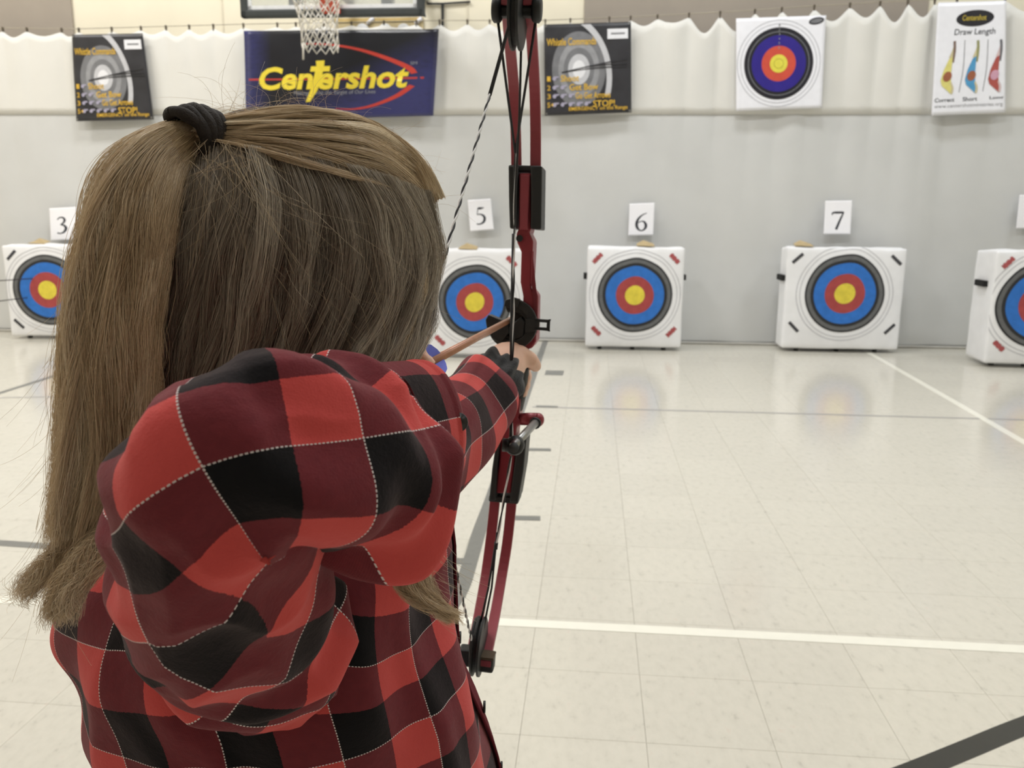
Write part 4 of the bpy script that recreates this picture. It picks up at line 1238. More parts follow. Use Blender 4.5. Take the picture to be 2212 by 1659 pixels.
MB().sphere(hl(0.0905, 0, -0.058), (HF * 0.003, HR * 0.017, ZZ * 0.0065), 16, 8).build('lips', mat('lip_pink', (204, 132, 124), 0.4), person, True)

# ------------------------------------------------------------------ plaid flannel
CHK = 0.0335
def plaid():
    m = bpy.data.materials.new('plaid_flannel'); m.use_nodes = True
    nt = m.node_tree; b = nt.nodes['Principled BSDF']
    L = nt.links.new
    def N(t, op=None, v=None):
        n = nt.nodes.new('ShaderNode' + t)
        if op: n.operation = op
        if v is not None: n.inputs[1].default_value = v
        return n
    uv = N('UVMap')
    # slightly fuzzy edges: jitter the coordinates with fine noise
    nz = N('TexNoise'); nz.inputs['Scale'].default_value = 900; nz.inputs['Detail'].default_value = 2; L(uv.outputs['UV'], nz.inputs['Vector'])
    nz2 = N('VectorMath', 'SUBTRACT'); L(nz.outputs['Color'], nz2.inputs[0]); nz2.inputs[1].default_value = (0.5, 0.5, 0.5)
    nz3 = N('VectorMath', 'SCALE'); L(nz2.outputs[0], nz3.inputs[0]); nz3.inputs['Scale'].default_value = 0.0014
    ad = N('VectorMath', 'ADD'); L(uv.outputs['UV'], ad.inputs[0]); L(nz3.outputs[0], ad.inputs[1])
    sp = N('SeparateXYZ'); L(ad.outputs[0], sp.inputs[0])
    sp0 = N('SeparateXYZ'); L(uv.outputs['UV'], sp0.inputs[0])
    def stripe(sock, flip):
        d = N('Math', 'DIVIDE', CHK); L(sock, d.inputs[0])
        f = N('Math', 'FLOOR'); L(d.outputs[0], f.inputs[0])
        q = N('Math', 'FLOORED_MODULO', 2.0); L(f.outputs[0], q.inputs[0])
        if flip:
            r = N('Math', 'SUBTRACT'); r.inputs[0].default_value = 1.0; L(q.outputs[0], r.inputs[1]); return r.outputs[0]
        return q.outputs[0]
    su = stripe(sp.outputs['X'], True)      # 1 = red thread, even checks red across
    sv = stripe(sp.outputs['Y'], False)     # even checks black along
    add = N('Math', 'ADD'); L(su, add.inputs[0]); L(sv, add.inputs[1])
    hf = N('Math', 'MULTIPLY', 0.5); L(add.outputs[0], hf.inputs[0])
    # twill: fine diagonal mix of the two yarns inside the half checks
    tw0 = N('Math', 'ADD'); L(sp0.outputs['X'], tw0.inputs[0]); L(sp0.outputs['Y'], tw0.inputs[1])
    tw1 = N('Math', 'MULTIPLY', 6283.0 / 1.1); L(tw0.outputs[0], tw1.inputs[0])
    tw2 = N('Math', 'SINE'); L(tw1.outputs[0], tw2.inputs[0])
    tw3 = N('Math', 'MULTIPLY', 0.06); L(tw2.outputs[0], tw3.inputs[0])
    fz = N('TexNoise'); fz.inputs['Scale'].default_value = 170; fz.inputs['Detail'].default_value = 4; L(uv.outputs['UV'], fz.inputs['Vector'])
    fz1 = N('Math', 'SUBTRACT', 0.5); L(fz.outputs['Fac'], fz1.inputs[0])
    fz2 = N('Math', 'MULTIPLY', 0.24); L(fz1.outputs[0], fz2.inputs[0])
    mx_ = N('Math', 'ADD'); L(hf.outputs[0], mx_.inputs[0]); L(tw3.outputs[0], mx_.inputs[1])
    my_ = N('Math', 'ADD'); L(mx_.outputs[0], my_.inputs[0]); L(fz2.outputs[0], my_.inputs[1])
    rp = N('ValToRGB'); e = rp.color_ramp.elements
    e[0].position = 0.12; e[0].color = s2l((21, 22, 24))
    e[1].position = 0.40; e[1].color = s2l((102, 42, 48))
    x = e.new(0.60); x.color = s2l((118, 48, 54))
    x = e.new(0.88); x.color = s2l((202, 80, 77))
    L(my_.outputs[0], rp.inputs['Fac'])
    # silver thread on one edge of every second check
    def line(sock, other):
        d = N('Math', 'DIVIDE', CHK * 2); L(sock, d.inputs[0])
        fr = N('Math', 'FRACT'); L(d.outputs[0], fr.inputs[0])
        s1 = N('Math', 'SUBTRACT', 0.5); L(fr.outputs[0], s1.inputs[0])
        ab = N('Math', 'ABSOLUTE'); L(s1.outputs[0], ab.inputs[0])
        gt = N('Math', 'GREATER_THAN', 0.5 - 0.00036 / (CHK * 2)); L(ab.outputs[0], gt.inputs[0])
        o1 = N('Math', 'MULTIPLY', 6283.0 / 1.9); L(other, o1.inputs[0])
        o2 = N('Math', 'SINE'); L(o1.outputs[0], o2.inputs[0])
        o3 = N('Math', 'GREATER_THAN', -0.35); L(o2.outputs[0], o3.inputs[0])
        mm = N('Math', 'MULTIPLY'); L(gt.outputs[0], mm.inputs[0]); L(o3.outputs[0], mm.inputs[1])
        return mm.outputs[0]
    l1 = line(sp0.outputs['X'], sp0.outputs['Y']); l2 = line(sp0.outputs['Y'], sp0.outputs['X'])
    lm = N('Math', 'MAXIMUM'); L(l1, lm.inputs[0]); L(l2, lm.inputs[1])
    mix = nt.nodes.new('ShaderNodeMix'); mix.data_type = 'RGBA'
    mix.inputs[7].default_value = s2l((214, 206, 204))
    L(lm.outputs[0], mix.inputs[0]); L(rp.outputs['Color'], mix.inputs[6]); L(mix.outputs[2], b.inputs['Base Color'])
    b.inputs['Roughness'].default_value = 0.95; b.inputs['Specular IOR Level'].default_value = 0.1
    b.inputs['Sheen Weight'].default_value = 0.14; b.inputs['Sheen Roughness'].default_value = 0.5
    b.inputs['Sheen Tint'].default_value = (1, 0.75, 0.75, 1)
    bm_ = N('Bump'); bm_.inputs['Strength'].default_value = 0.35; bm_.inputs['Distance'].default_value = 0.0006
    n5 = N('TexNoise'); n5.inputs['Scale'].default_value = 1100; L(uv.outputs['UV'], n5.inputs['Vector'])
    n6 = N('TexNoise'); n6.inputs['Scale'].default_value = 190; n6.inputs['Detail'].default_value = 5; n6.inputs['Roughness'].default_value = 0.7; L(uv.outputs['UV'], n6.inputs['Vector'])
    bm2 = N('Bump'); bm2.inputs['Strength'].default_value = 0.5; bm2.inputs['Distance'].default_value = 0.0012
    L(n6.outputs['Fac'], bm2.inputs['Height']); L(bm2.outputs['Normal'], bm_.inputs['Normal'])
    L(n5.outputs['Fac'], bm_.inputs['Height']); L(bm_.outputs['Normal'], b.inputs['Normal'])
    return m
M_plaid = plaid()

def loft_shirt(name, ctrl, nr, na, ref, parent, u0=0.0, v0=0.0, disp=None, uvscale=1.0, circ=None, refpx=None, v0px=None):
    """ctrl rows: x y z radius; ref: direction of the u=0 line at the last ring; returns object and frames"""
    C = catmull(ctrl, nr)
    P, Rr = C[:, :3], C[:, 3]
    Tn = np.gradient(P, axis=0); Tn /= np.linalg.norm(Tn, axis=1)[:, None]
    fr = [None] * nr
    i0 = nr - 1
    if refpx is not None:
        pp = np.array([proj(p)[:2] for p in P]); i0 = int(np.argmin(np.hypot(pp[:, 0] - refpx[0], pp[:, 1] - refpx[1])))
    for order in (range(i0, -1, -1), range(i0, nr)):
        a = np.asarray(ref, float)
        for i in order:
            a = a - Tn[i] * (a @ Tn[i]); a /= np.linalg.norm(a)
            fr[i] = (a.copy(), np.cross(Tn[i], a))
    s = np.concatenate([[0], np.cumsum(np.linalg.norm(np.diff(P, axis=0), axis=1))])
    circ = circ or 2 * math.pi * float(np.mean(Rr))
    Q = np.array([P[i] + fr[i][0] * Rr[i] for i in range(nr)])
    sv = np.concatenate([[0], np.cumsum(np.linalg.norm(np.diff(Q, axis=0), axis=1))])
    if v0px is not None:
        pp = np.array([proj(p)[:2] for p in Q]); v0 = float(sv[int(np.argmin(np.hypot(pp[:, 0] - v0px[0], pp[:, 1] - v0px[1])))])
    KV = np.gradient(Tn, axis=0) / (np.gradient(s)[:, None] + 1e-9)
    for _ in range(6): KV[1:-1] = (KV[:-2] + 2 * KV[1:-1] + KV[2:]) / 4
    V, UVv = [], []
    for i in range(nr):
        A, B = fr[i]
        for j in range(na + 1):
            ph = -math.pi + 2 * math.pi * j / na
            d = A * math.cos(ph) + B * math.sin(ph)
            r = Rr[i]
            if disp: r = r + disp(s[i], s[i] / s[-1], ph, P[i] + d * r, d)
            kd = float(KV[i] @ d)                     # the cloth bunches up on the inside of a bend
            if kd > 1.0: r = min(r, 0.97 / kd)
            q = P[i] + d * r
            V.append(q); UVv.append((ph / (2 * math.pi) * circ * uvscale + u0, (sv[i] - v0) * uvscale))
    n1 = na + 1
    Fc = [(i * n1 + j, i * n1 + j + 1, (i + 1) * n1 + j + 1, (i + 1) * n1 + j) for i in range(nr - 1) for j in range(na)]
    o = mesh_obj(name, V, Fc, M_plaid, parent, True, UVv)
    md = o.modifiers.new('cloth', 'SOLIDIFY'); md.thickness = 0.0016; md.offset = -1
    return o, s, P
def nz3(p, k, seed): return mnoise.noise(Vector((p[0] * k + seed, p[1] * k, p[2] * k - seed)))

# torso of the shirt, built from rings
def torso():
    rows = [  # py, left px, right px, depth of the middle, half depth
        (985, 520, 800, 0.63, 0.055), (1040, 400, 860, 0.63, 0.085), (1100, 255, 930, 0.63, 0.110), (1160, 192, 968, 0.63, 0.122), (1240, 168, 972, 0.635, 0.128), (1320, 160, 985, 0.64, 0.130),
        (1400, 188, 1008, 0.645, 0.130), (1500, 212, 1038, 0.655, 0.130), (1580, 246, 1058, 0.665, 0.130), (1659, 290, 1070, 0.68, 0.130), (1760, 340, 1080, 0.70, 0.132), (1900, 380, 1090, 0.73, 0.136)]
    ctrl = []
    for y, l, r, d, b in rows:
        c = W((l + r) / 2, y, d)
        hw_ = (r - l) / 2 * d / FPX * 0.965
        ctrl.append([c[0], c[1], c[2], hw_, b])
    C = catmull(np.array(ctrl), 150)
    na = 190
    V, UVv = [], []
    RTH = np.array([1.0, 0, 0]); FWH = np.array([0, 1.0, 0])
    s = np.concatenate([[0], np.cumsum(np.linalg.norm(np.diff(C[:, :3], axis=0), axis=1))])
    circ = 2 * math.pi * 0.132
    PH0 = 0.55; S0 = float(np.interp(1262, [r_[0] for r_ in rows], np.interp([W((l + r) / 2, y, d)[2] for y, l, r, d, b in rows][::-1], C[::-1, 2], s[::-1])[::-1])); T0 = S0 / s[-1]
    for i in range(150):
        for j in range(na + 1):
            ph = -math.pi + 2 * math.pi * j / na      # ph = 0 faces the camera
            dx, dy = math.sin(ph), -math.cos(ph)
            p = C[i, :3] + RTH * dx * C[i, 3] + FWH * dy * C[i, 4]
            t = s[i] / s[-1]
            w = 0.004 * (0.5 - 2.2 * abs(nz3(p * np.array([1, 1, 0.5]), 13, 7.7))) + 0.006 * nz3(p, 9, 2.0) + 0.004 * nz3(p * np.array([1, 1, 0.45]), 24, 5.0)
            # long drag folds running from under the arm to the front edge
            q = ph * 4.0 + t * 5.0
            w += 0.0045 * math.sin(q * 1.7 + 1.0) * min(1, t * 3) * (0.5 + 0.5 * math.sin(ph + 0.8))
            w += 0.004 * math.exp(-((ph - 0.95 - 0.25 * t) / 0.09) ** 2) * (t > 0.15)
            w += 0.007 * math.exp(-((ph + 0.10 - 1.1 * (t - 0.35)) / 0.07) ** 2) * math.exp(-((t - 0.6) / 0.25) ** 2)
            w -= 0.006 * math.exp(-((ph + 0.28 - 1.0 * (t - 0.35)) / 0.08) ** 2) * math.exp(-((t - 0.6) / 0.25) ** 2)
            w += 0.003 * math.sin(26 * t + 5 * ph + 4 * nz3(p, 8, 1.0)) * math.exp(-((ph + 1.1) / 0.5) ** 2)
            nrm = RTH * dx + FWH * dy
            V.append(p + nrm * w); UVv.append((-(ph - PH0) / (2 * math.pi) * circ - 0.012 * t, -(s[i] - S0) + 0.06 * min(1.0, max(0.0, 1 - (t - T0) / 0.13)) * (ph - PH0) * math.exp(-((ph - PH0) / 0.75) ** 2)))
    n1 = na + 1
    Fc = [(i * n1 + j, (i + 1) * n1 + j, (i + 1) * n1 + j + 1, i * n1 + j + 1) for i in range(149) for j in range(na)]
    o = mesh_obj('flannel_shirt', V, Fc, M_plaid, person, True, UVv)
    md = o.modifiers.new('cloth', 'SOLIDIFY'); md.thickness = 0.0016; md.offset = -1
    def surf(ph, t, off=0.002):
        i = int(t * 149); a_ = V[i * n1 + int((ph + math.pi) / (2 * math.pi) * na)]
        return a_ + (RTH * math.sin(ph) - FWH * math.cos(ph)) * off
    return o, surf
shirt, tsurf = torso()
o_col = MB()

def wpath(rows):
    return np.array([list(W(x, y, d)) + [r] for x, y, d, r in rows])
# right sleeve: shoulder, elbow pointing at the camera, forearm back to the chin
sl_rows = [(600, 1390, 0.555, 0.056), (540, 1362, 0.480, 0.051), (480, 1265, 0.415, 0.050), (470, 1130, 0.368, 0.0450), (484, 1025, 0.346, 0.0430), (560, 992, 0.348, 0.0415), (650, 980, 0.360, 0.0415), (720, 970, 0.388, 0.0430), (768, 957, 0.420, 0.0440), (784, 944, 0.434, 0.0395)]
SLP = wpath(sl_rows)
def sl_disp(s, t, ph, p, d):
    w = 0.0035 * nz3(p, 16, 1.0) + 0.0022 * nz3(p, 34, 4.0)
    rn = 0.5 - 2 * abs(nz3(p * np.array([1.0, 1.0, 0.7]), 11, 3.3)); w += 0.0044 * rn
    w += 0.0032 * (0.5 - 2.4 * abs(nz3(p + 0.02 * nz3(p, 9, 1.2), 23, 6.3)))
    w += 0.030 * max(0.0, d @ (RT * 0.62 - UP * 0.78)) ** 2 * math.exp(-((t - 0.93) / 0.06) ** 2)
    w += 0.006 * math.sin(t * 58 + 0.6) * max(0.0, d @ (UP * 0.45 - RT * 0.89)) ** 3 * math.exp(-((t - 0.5) / 0.2) ** 2)
    w += 0.004 * math.sin(t * 95 + 2.0 * ph) * math.exp(-((t - 0.90) / 0.05) ** 2)
    w += 0.0042 * math.sin(46 * t + 2.4 * ph + 3 * nz3(p, 12, 9.0)) * math.exp(-((t - 0.22) / 0.14) ** 2)
    w += 0.0030 * math.sin(70 * t - 3.0 * ph + 4 * nz3(p, 10, 2.0)) * math.exp(-((t - 0.80) / 0.12) ** 2)
    # elbow and forearm folds
    w += 0.0045 * math.sin(ph * 2.0 + t * 16.0) * math.exp(-((t - 0.82) / 0.12) ** 2)
    w += 0.0035 * math.sin(ph * 5.0 + 1.0) * max(0, (t - 0.88) / 0.12)
    w += 0.006 * math.sin(t * 30 + 1.5 * math.sin(ph)) * math.exp(-((t - 0.28) / 0.16) ** 2) * (0.5 - 0.5 * math.cos(ph))
    w -= 0.007 * math.exp(-((t - 0.24) / 0.035) ** 2) * math.exp(-((ph + 1.2) / 0.7) ** 2)
    return w
upref = -FW
sleeve, ss, sp_ = loft_shirt('sleeve', SLP, 190, 170, upref, shirt, u0=0.0, v0=0.0, disp=sl_disp, circ=None, uvscale=0.95, refpx=(510, 1005), v0px=(455, 1000))
# shift the pattern so the silver threads cross where they do on the elbow
def shift_uv(o, du, dv, su=1.0, twist_=0.0):
    ul = o.data.uv_layers[0]
    a = np.empty(len(ul.data) * 2, dtype=np.float32); ul.data.foreach_get('uv', a)
    a = a.reshape(-1, 2); a[:, 0] = a[:, 0] * su + du; a[:, 1] += dv
    if twist_:                                  # the sleeve is twisted above the elbow
        th_ = twist_ * np.clip(-a[:, 1] / 0.11, 0, 1)
        vv_ = np.where(a[:, 1] < 0, a[:, 1] * 0.86, a[:, 1])
        u_, v_ = a[:, 0] * np.cos(th_) + vv_ * np.sin(th_), vv_ * np.cos(th_) - a[:, 0] * np.sin(th_)
        a[:, 0], a[:, 1] = u_, v_
    ul.data.foreach_set('uv', a.ravel())
shift_uv(sleeve, -0.003, 0.0, -1.0, 0.72)
# cuff with a button
cuff_rows = [(768, 948, 0.424, 0.0360), (788, 940, 0.436, 0.0365), (860, 922, 0.464, 0.0350), (900, 914, 0.480, 0.0330)]
cuff, _, _ = loft_shirt('cuff', wpath(cuff_rows), 40, 130, UP, shirt, u0=0.006, v0=0.012, disp=lambda s, t, ph, p, d: 0.0025 * math.sin(3 * ph + 0.6) + 0.002 * nz3(p, 30, 2) + 0.0012 * (t > 0.9), circ=CHK * 8)
bt = W(990, 912, 0.462)
MB().tube([bt, bt - FW * 0.002], 0.0055, 16).build('button', mat('black_button', (30, 30, 30), 0.3, 0.5), cuff, True)
# left sleeve along the bow arm
def arm3(t, r):
    p = lerp(SH_L, BEL, t * 2) if t < 0.5 else lerp(BEL, BWR, t * 2 - 1)
    return list(p) + [r]
ls_path = np.array([list(lerp(SH_L, CHEST + ZZ * 0.01, 0.75)) + [0.066], list(lerp(SH_L, CHEST + ZZ * 0.01, 0.3)) + [0.064], arm3(0.04, 0.060), arm3(0.25, 0.054), arm3(0.5, 0.050), arm3(0.68, 0.046), arm3(0.80, 0.040), arm3(0.86, 0.033)])
def ls_disp(s, t, ph, p, d):
    return 0.004 * nz3(p, 18, 7.0) + 0.005 * math.sin(t * 22 + 1.2 * math.sin(ph)) * max(0, t - 0.35) + 0.003 * math.sin(4 * ph + 9 * t)
lsleeve, _, _ = loft_shirt('sleeve', ls_path, 120, 130, UP - FW * 0.4, shirt, u0=0.008, v0=0.02, disp=ls_disp, circ=CHK * 8)
# black gathered cuff on the bow wrist
def cuffd(s, t, ph, p, d): return 0.0035 * math.sin(7 * ph + 2 * t) + 0.003 * math.sin(13 * ph + 1) * t + 0.002 * nz3(p, 60, 3)
bcuff, _, _ = loft_shirt('black_cuff', np.array([arm3(0.78, 0.030), arm3(0.86, 0.0345), arm3(0.93, 0.0355), arm3(0.985, 0.031), arm3(1.0, 0.025)]), 40, 140, UP, shirt, disp=cuffd)
bcuff.data.materials.clear(); bcuff.data.materials.append(mat('black_knit', (30, 31, 33), 0.8, 0.2, bump=0.4, bscale=500, sheen=0.2))
# placket edge, collar stand and the bit of white undershirt at the chest
def patch(name, ph0, ph1, t0, t1, off, m):
    n_, k_ = 24, 6
    v = [tsurf(ph0 + (ph1 - ph0) * j / (k_ - 1), t0 + (t1 - t0) * i / (n_ - 1), off) for i in range(n_) for j in range(k_)]
    f = [(i * k_ + j, (i + 1) * k_ + j, (i + 1) * k_ + j + 1, i * k_ + j + 1) for i in range(n_ - 1) for j in range(k_ - 1)]
    o = mesh_obj(name, v, f, m, shirt, True)
    md = o.modifiers.new('cloth', 'SOLIDIFY'); md.thickness = 0.002; md.offset = 1
    return o
patch('placket', 1.76, 2.00, 0.10, 0.93, 0.0025, mat('maroon_flannel', (100, 38, 46), 0.95, 0.1, bump=0.3, bscale=800))
patch('undershirt', 2.00, 2.3, 0.06, 0.30, 0.0015, mat('white_cotton', (226, 226, 236), 0.8, 0.2))
for t_ in (0.25, 0.42, 0.59, 0.76):
    q = tsurf(1.88, t_, 0.006)
    MB().tube([q, q + np.array([0.002, 0, 0])], 0.005, 14).build('button', mat('black_button', (30, 30, 30), 0.3, 0.5), shirt, True)
col_pts = []
cl = MB()
for k in range(25):
    a = 2 * math.pi * k / 24
    col_pts.append(NECK + HF * 0.012 + np.array([math.cos(a) * 0.062, math.sin(a) * 0.062, 0.0]))
cl.strip(col_pts, ZZ, 0.035, UU * 0.7 + VV * 0.7, 0.003)
cl.build('collar', mat('maroon_flannel', (100, 38, 46), 0.95, 0.1), shirt, True)
# jeans and shoes (below the picture)
M_jean = mat('blue_denim', (62, 74, 104), 0.9, 0.15, bump=0.3, bscale=700)
jn = MB()
jn.tube([PEL + ZZ * 0.05, PEL, PEL - ZZ * 0.06], [0.098, 0.108, 0.10], 24)
for hip, knee, ank in feet:
    jn.tube([hip + ZZ * 0.01, lerp(hip, knee, 0.5), knee, lerp(knee, ank, 0.5), ank - ZZ * 0.01], [0.080, 0.070, 0.060, 0.054, 0.050], 20)
jn.build('jeans', M_jean, person, True)
for hip, knee, ank in feet:
    sh_ = MB()
    base = np.array([ank[0], ank[1], 0.0])
    sh_.sphere(base + BR * np.array([1, 1, 0]) * 0.055 + ZZ * 0.036, (BR * np.array([1, 1, 0]) * 0.115, legd * 0.042, ZZ * 0.036), 24, 14, lambda l: np.array([l[0], l[1], max(l[2], -0.97)]))
    sh_.tube([base + ZZ * 0.03, base + ZZ * 0.09], [0.045, 0.042], 16)
    so = sh_.build('shoe', mat('grey_sneaker', (120, 120, 126), 0.7), person, True)
    v, f = disc2d(0, 0, 0.118, 0.046, 28)
    MB().prism([base + BR * np.array([1, 1, 0]) * (0.055 + a) + legd * b + ZZ * 0.001 for a, b in v], ZZ * 0.016).build('sole', mat('white_sole', (224, 224, 220), 0.6), so)

# ------------------------------------------------------------------ hair
HE = (0.106, 0.087, 0.1005)           # half axes of the hair shell: front-back, sideways, up
def hair_mat(name, c0, c1, c2, rough=0.28):
    m = bpy.data.materials.new(name); m.use_nodes = True
    nt = m.node_tree; b = nt.nodes['Principled BSDF']
    hi = nt.nodes.new('ShaderNodeHairInfo')
    rp = nt.nodes.new('ShaderNodeValToRGB'); e = rp.color_ramp.elements
    e[0].position = 0.0; e[0].color = s2l(c0)
    e[1].position = 1.0; e[1].color = s2l(c2)
    x = e.new(0.5); x.color = s2l(c1)
    at_ = nt.nodes.new('ShaderNodeAttribute'); at_.attribute_name = 'clump'
    m1 = nt.nodes.new('ShaderNodeMath'); m1.operation = 'MULTIPLY'; m1.inputs[1].default_value = 0.4
    nt.links.new(hi.outputs['Random'], m1.inputs[0])
    m2 = nt.nodes.new('ShaderNodeMath'); m2.operation = 'MULTIPLY_ADD'; m2.inputs[1].default_value = 0.6
    nt.links.new(at_.outputs['Fac'], m2.inputs[0]); nt.links.new(m1.outputs[0], m2.inputs[2])
    nt.links.new(m2.outputs[0], rp.inputs['Fac'])
    nt.links.new(rp.outputs['Color'], b.inputs['Base Color'])
    b.inputs['Roughness'].default_value = rough; b.inputs['Specular IOR Level'].default_value = 0.6
    b.inputs['Anisotropic'].default_value = 0.4
    return m
M_hair = hair_mat('dark_blond_hair', (86, 77, 69), (154, 142, 127), (220, 211, 194))
M_hair_lt = hair_mat('light_blond_hair', (132, 108, 80), (214, 190, 154), (250, 238, 214))

def shell(px, py, grow=1.0):
    """where the view through a place of the picture meets the hair shell of the head (or passes it)"""
    d = ray(px, py)
    ax = (HE[0] * grow, HE[1] * grow, HE[2] * grow)
    def loc(v): return np.array([v @ HF / ax[0], v @ HR / ax[1], v[2] / ax[2]])
    o_, dd = loc(CAMP - HC), loc(d)
    A, B, C_ = dd @ dd, 2 * o_ @ dd, o_ @ o_ - 1
    disc = B * B - 4 * A * C_
    t = (-B - math.sqrt(disc)) / (2 * A) if disc > 0 else -B / (2 * A)
    return CAMP + d * t
def hang(px, py, grow=1.0, yc=560, back=0.0):
    """on the head above yc, hanging straight down below"""
    if py <= yc:
        p = shell(px, py, grow)
        return p
    q = shell(px, yc, grow)
    d = ray(px, py)
    Yh = q[1] + back
    return CAMP + d * (Yh / d[1])

def strands_from(guides, count, npts, clumps, spread, thick, seed, cut=(0.9, 1.0), wob=0.0015, edge=1.0, taper_clump=0.5, smax=None):
    """guides: list of lists of world points; returns count x npts x 3"""
    r = np.random.default_rng(seed)
    G = np.stack([catmull(np.array(g_), 40) for g_ in guides])          # ng x 40 x 3
    ng = len(G)
    sc = r.random(clumps) * (ng - 1)
    dc = (r.random(clumps) - 0.5) * 2
    ci = r.integers(0, clumps, count)
    ds = r.normal(0, spread, count)
    s_root = np.clip(sc[ci] + ds * 1.6, 0, ng - 1)
    s_tip = np.clip(sc[ci] + ds * taper_clump, 0, ng - 1)
    t = np.linspace(0, 1, npts)
    L = r.uniform(cut[0], cut[1], count)
    tt = t[None, :] * L[:, None] * 39
    w_ = np.clip(t * 1.5, 0, 1)[None, :]
    ss_ = s_root[:, None] * (1 - w_) + s_tip[:, None] * w_
    i0 = np.clip(np.floor(ss_).astype(int), 0, ng - 2) if ng > 1 else np.zeros_like(ss_, int)
    fs = ss_ - i0
    k0 = np.clip(np.floor(tt).astype(int), 0, 38); fk = tt - k0
    def g(i, k): return G[np.clip(i, 0, ng - 1), k]
    P = (g(i0, k0) * (1 - fk)[..., None] + g(i0, k0 + 1) * fk[..., None]) * (1 - fs)[..., None] + (g(i0 + 1, k0) * (1 - fk)[..., None] + g(i0 + 1, k0 + 1) * fk[..., None]) * fs[..., None]
    # lift off the head in layers
    out = P - HC[None, None, :] * np.array([1, 1, 0]) - np.array([0, 0, 1]) * P[..., 2:3]
    out = out / (np.linalg.norm(out, axis=2, keepdims=True) + 1e-6)
    kx = r.random(64); big = np.interp(sc * 3.2 % 63, np.arange(64), kx)          # broad locks
    lay = ((big[ci] - 0.5) * 1.6 + dc[ci] * 0.5 + r.normal(0, 0.35, count)) * thick
    P = P + out * lay[:, None, None]
    # slow waves shared by a clump, and a little of its own
    ph1 = r.random((clumps, 3)) * 6.28; ph2 = r.random((count, 3)) * 6.28
    fr1 = r.uniform(1.0, 2.4, clumps)
    for k in range(3):
        P[..., k] += wob * np.sin(fr1[ci][:, None] * t[None, :] * 6.28 + ph1[ci, k][:, None]) * np.clip(t * 3, 0, 1)[None, :]
        P[..., k] += wob * 0.35 * np.sin(9.0 * t[None, :] + ph2[:, k][:, None])
    CLUMP[id(P)] = np.clip(0.45 * r.random(clumps) + 0.55 * (big * 1.5 - 0.25), 0, 1)[ci]; KEEP.append(P)
    return P
CLUMP, KEEP = {}, []

def hair_object(name, P, r0, r1, m, label=None):
    n, k, _ = P.shape
    hc = bpy.data.hair_curves.new(name)
    hc.add_curves([k] * n)
    hc.attributes['position'].data.foreach_set('vector', P.astype(np.float32).ravel())
    if 'radius' not in hc.attributes: hc.attributes.new('radius', 'FLOAT', 'POINT')
    rad = np.linspace(r0, r1, k)[None, :] * np.random.default_rng(3).uniform(0.7, 1.3, n)[:, None]
    hc.attributes['radius'].data.foreach_set('value', rad.astype(np.float32).ravel())
    cl_ = hc.attributes.new('clump', 'FLOAT', 'CURVE')
    cl_.data.foreach_set('value', (CLUMP.get(id(P)) if id(P) in CLUMP else np.random.default_rng(5).random(n)).astype(np.float32))
    hc.materials.append(m)
    o = bpy.data.objects.new(name, hc); COL.objects.link(o)
    o.parent = person
    if label: o['label'] = label
    return o
def mirror(P):
    q = P - HC
    return P - 2 * (q @ HR)[..., None] * HR

# dark cap under the strands
cap = MB()
def capshape(l):
    x, y, z = l
    if x > 0.30 and z < 0.75: x = 0.30 + (x - 0.30) * 0.25
    return np.array([x, y, z])
cap.sphere(HC, (HF * 0.101, HR * 0.082, ZZ * 0.0955), 48, 30, capshape)
cap.build('scalp_hair', mat('hair_root_brown', (70, 56, 44), 0.8, 0.2, var=0.15, scale=60), person, True)
# back fall under the strands, down to the shoulders
fall = MB()
fp = [[hang(x, y, 0.93, 560, 0.006) for x, y in col] for col in (
    [(330, 430), (315, 560), (300, 800), (290, 1000), (275, 1120)], [(420, 400), (400, 560), (380, 800), (350, 980), (330, 1100)], [(520, 400), (520, 560), (480, 780), (440, 930), (420, 1040)],
    [(640, 400), (660, 560), (620, 760), (570, 900), (545, 980)], [(760, 430), (790, 560), (745, 740), (690, 870), (660, 930)], [(850, 460), (875, 560), (840, 720), (780, 840), (750, 900)])]
rows_ = [catmull(np.array(c_), 24) for c_ in fp]
vv = [p for c_ in rows_ for p in c_]
fall.add(vv, [(i * 24 + j, i * 24 + j + 1, (i + 1) * 24 + j + 1, (i + 1) * 24 + j) for i in range(len(rows_) - 1) for j in range(23)])
fo = fall.build('under_hair', MATS['hair_root_brown'], person, True)
md = fo.modifiers.new('body', 'SOLIDIFY'); md.thickness = 0.006; md.offset = 0

TIE = W(432, 298, 0.482)
# A: top hair combed back from the brow into the tie
gA = []
A_px = [
 [(905, 452), (850, 420), (760, 385), (650, 352), (540, 325), (455, 305)],
 [(925, 445), (870, 400), (770, 355), (660, 325), (550, 308), (452, 298)],
 [(934, 435), (890, 375), (800, 320), (680, 292), (560, 285), (450, 290)],
 [(937, 425), (900, 352), (820, 290), (700, 258), (570, 258), (452, 280)],
 [(930, 405), (890, 335), (810, 272), (700, 240), (580, 238), (455, 270)],
 [(905, 372), (850, 305), (770, 258), (680, 233), (570, 229), (455, 262)],
 [(880, 352), (810, 285), (730, 248), (650, 229), (560, 226), (460, 258)],
]
for k, row in enumerate(A_px):
    g_ = [shell(x, y, gr) for (x, y), gr in zip(row, (0.955, 1.0, 1.025, 1.03, 1.03, 1.03))]
    if k >= 5:
        for q in range(len(g_) - 1): g_[q] = g_[q] + FW * 0.02 * (k - 4)
    g_.append(TIE + (g_[-1] - TIE) * 0.25)
    gA.append(g_)
PA = strands_from(gA, 17000, 18, 75, 0.08, 0.0045, 21, (0.97, 1.0), 0.0016, taper_clump=0.6)
hair_object('top_hair', PA, 0.00010, 0.00008, M_hair_lt, 'dark blond hair combed back to the tie')
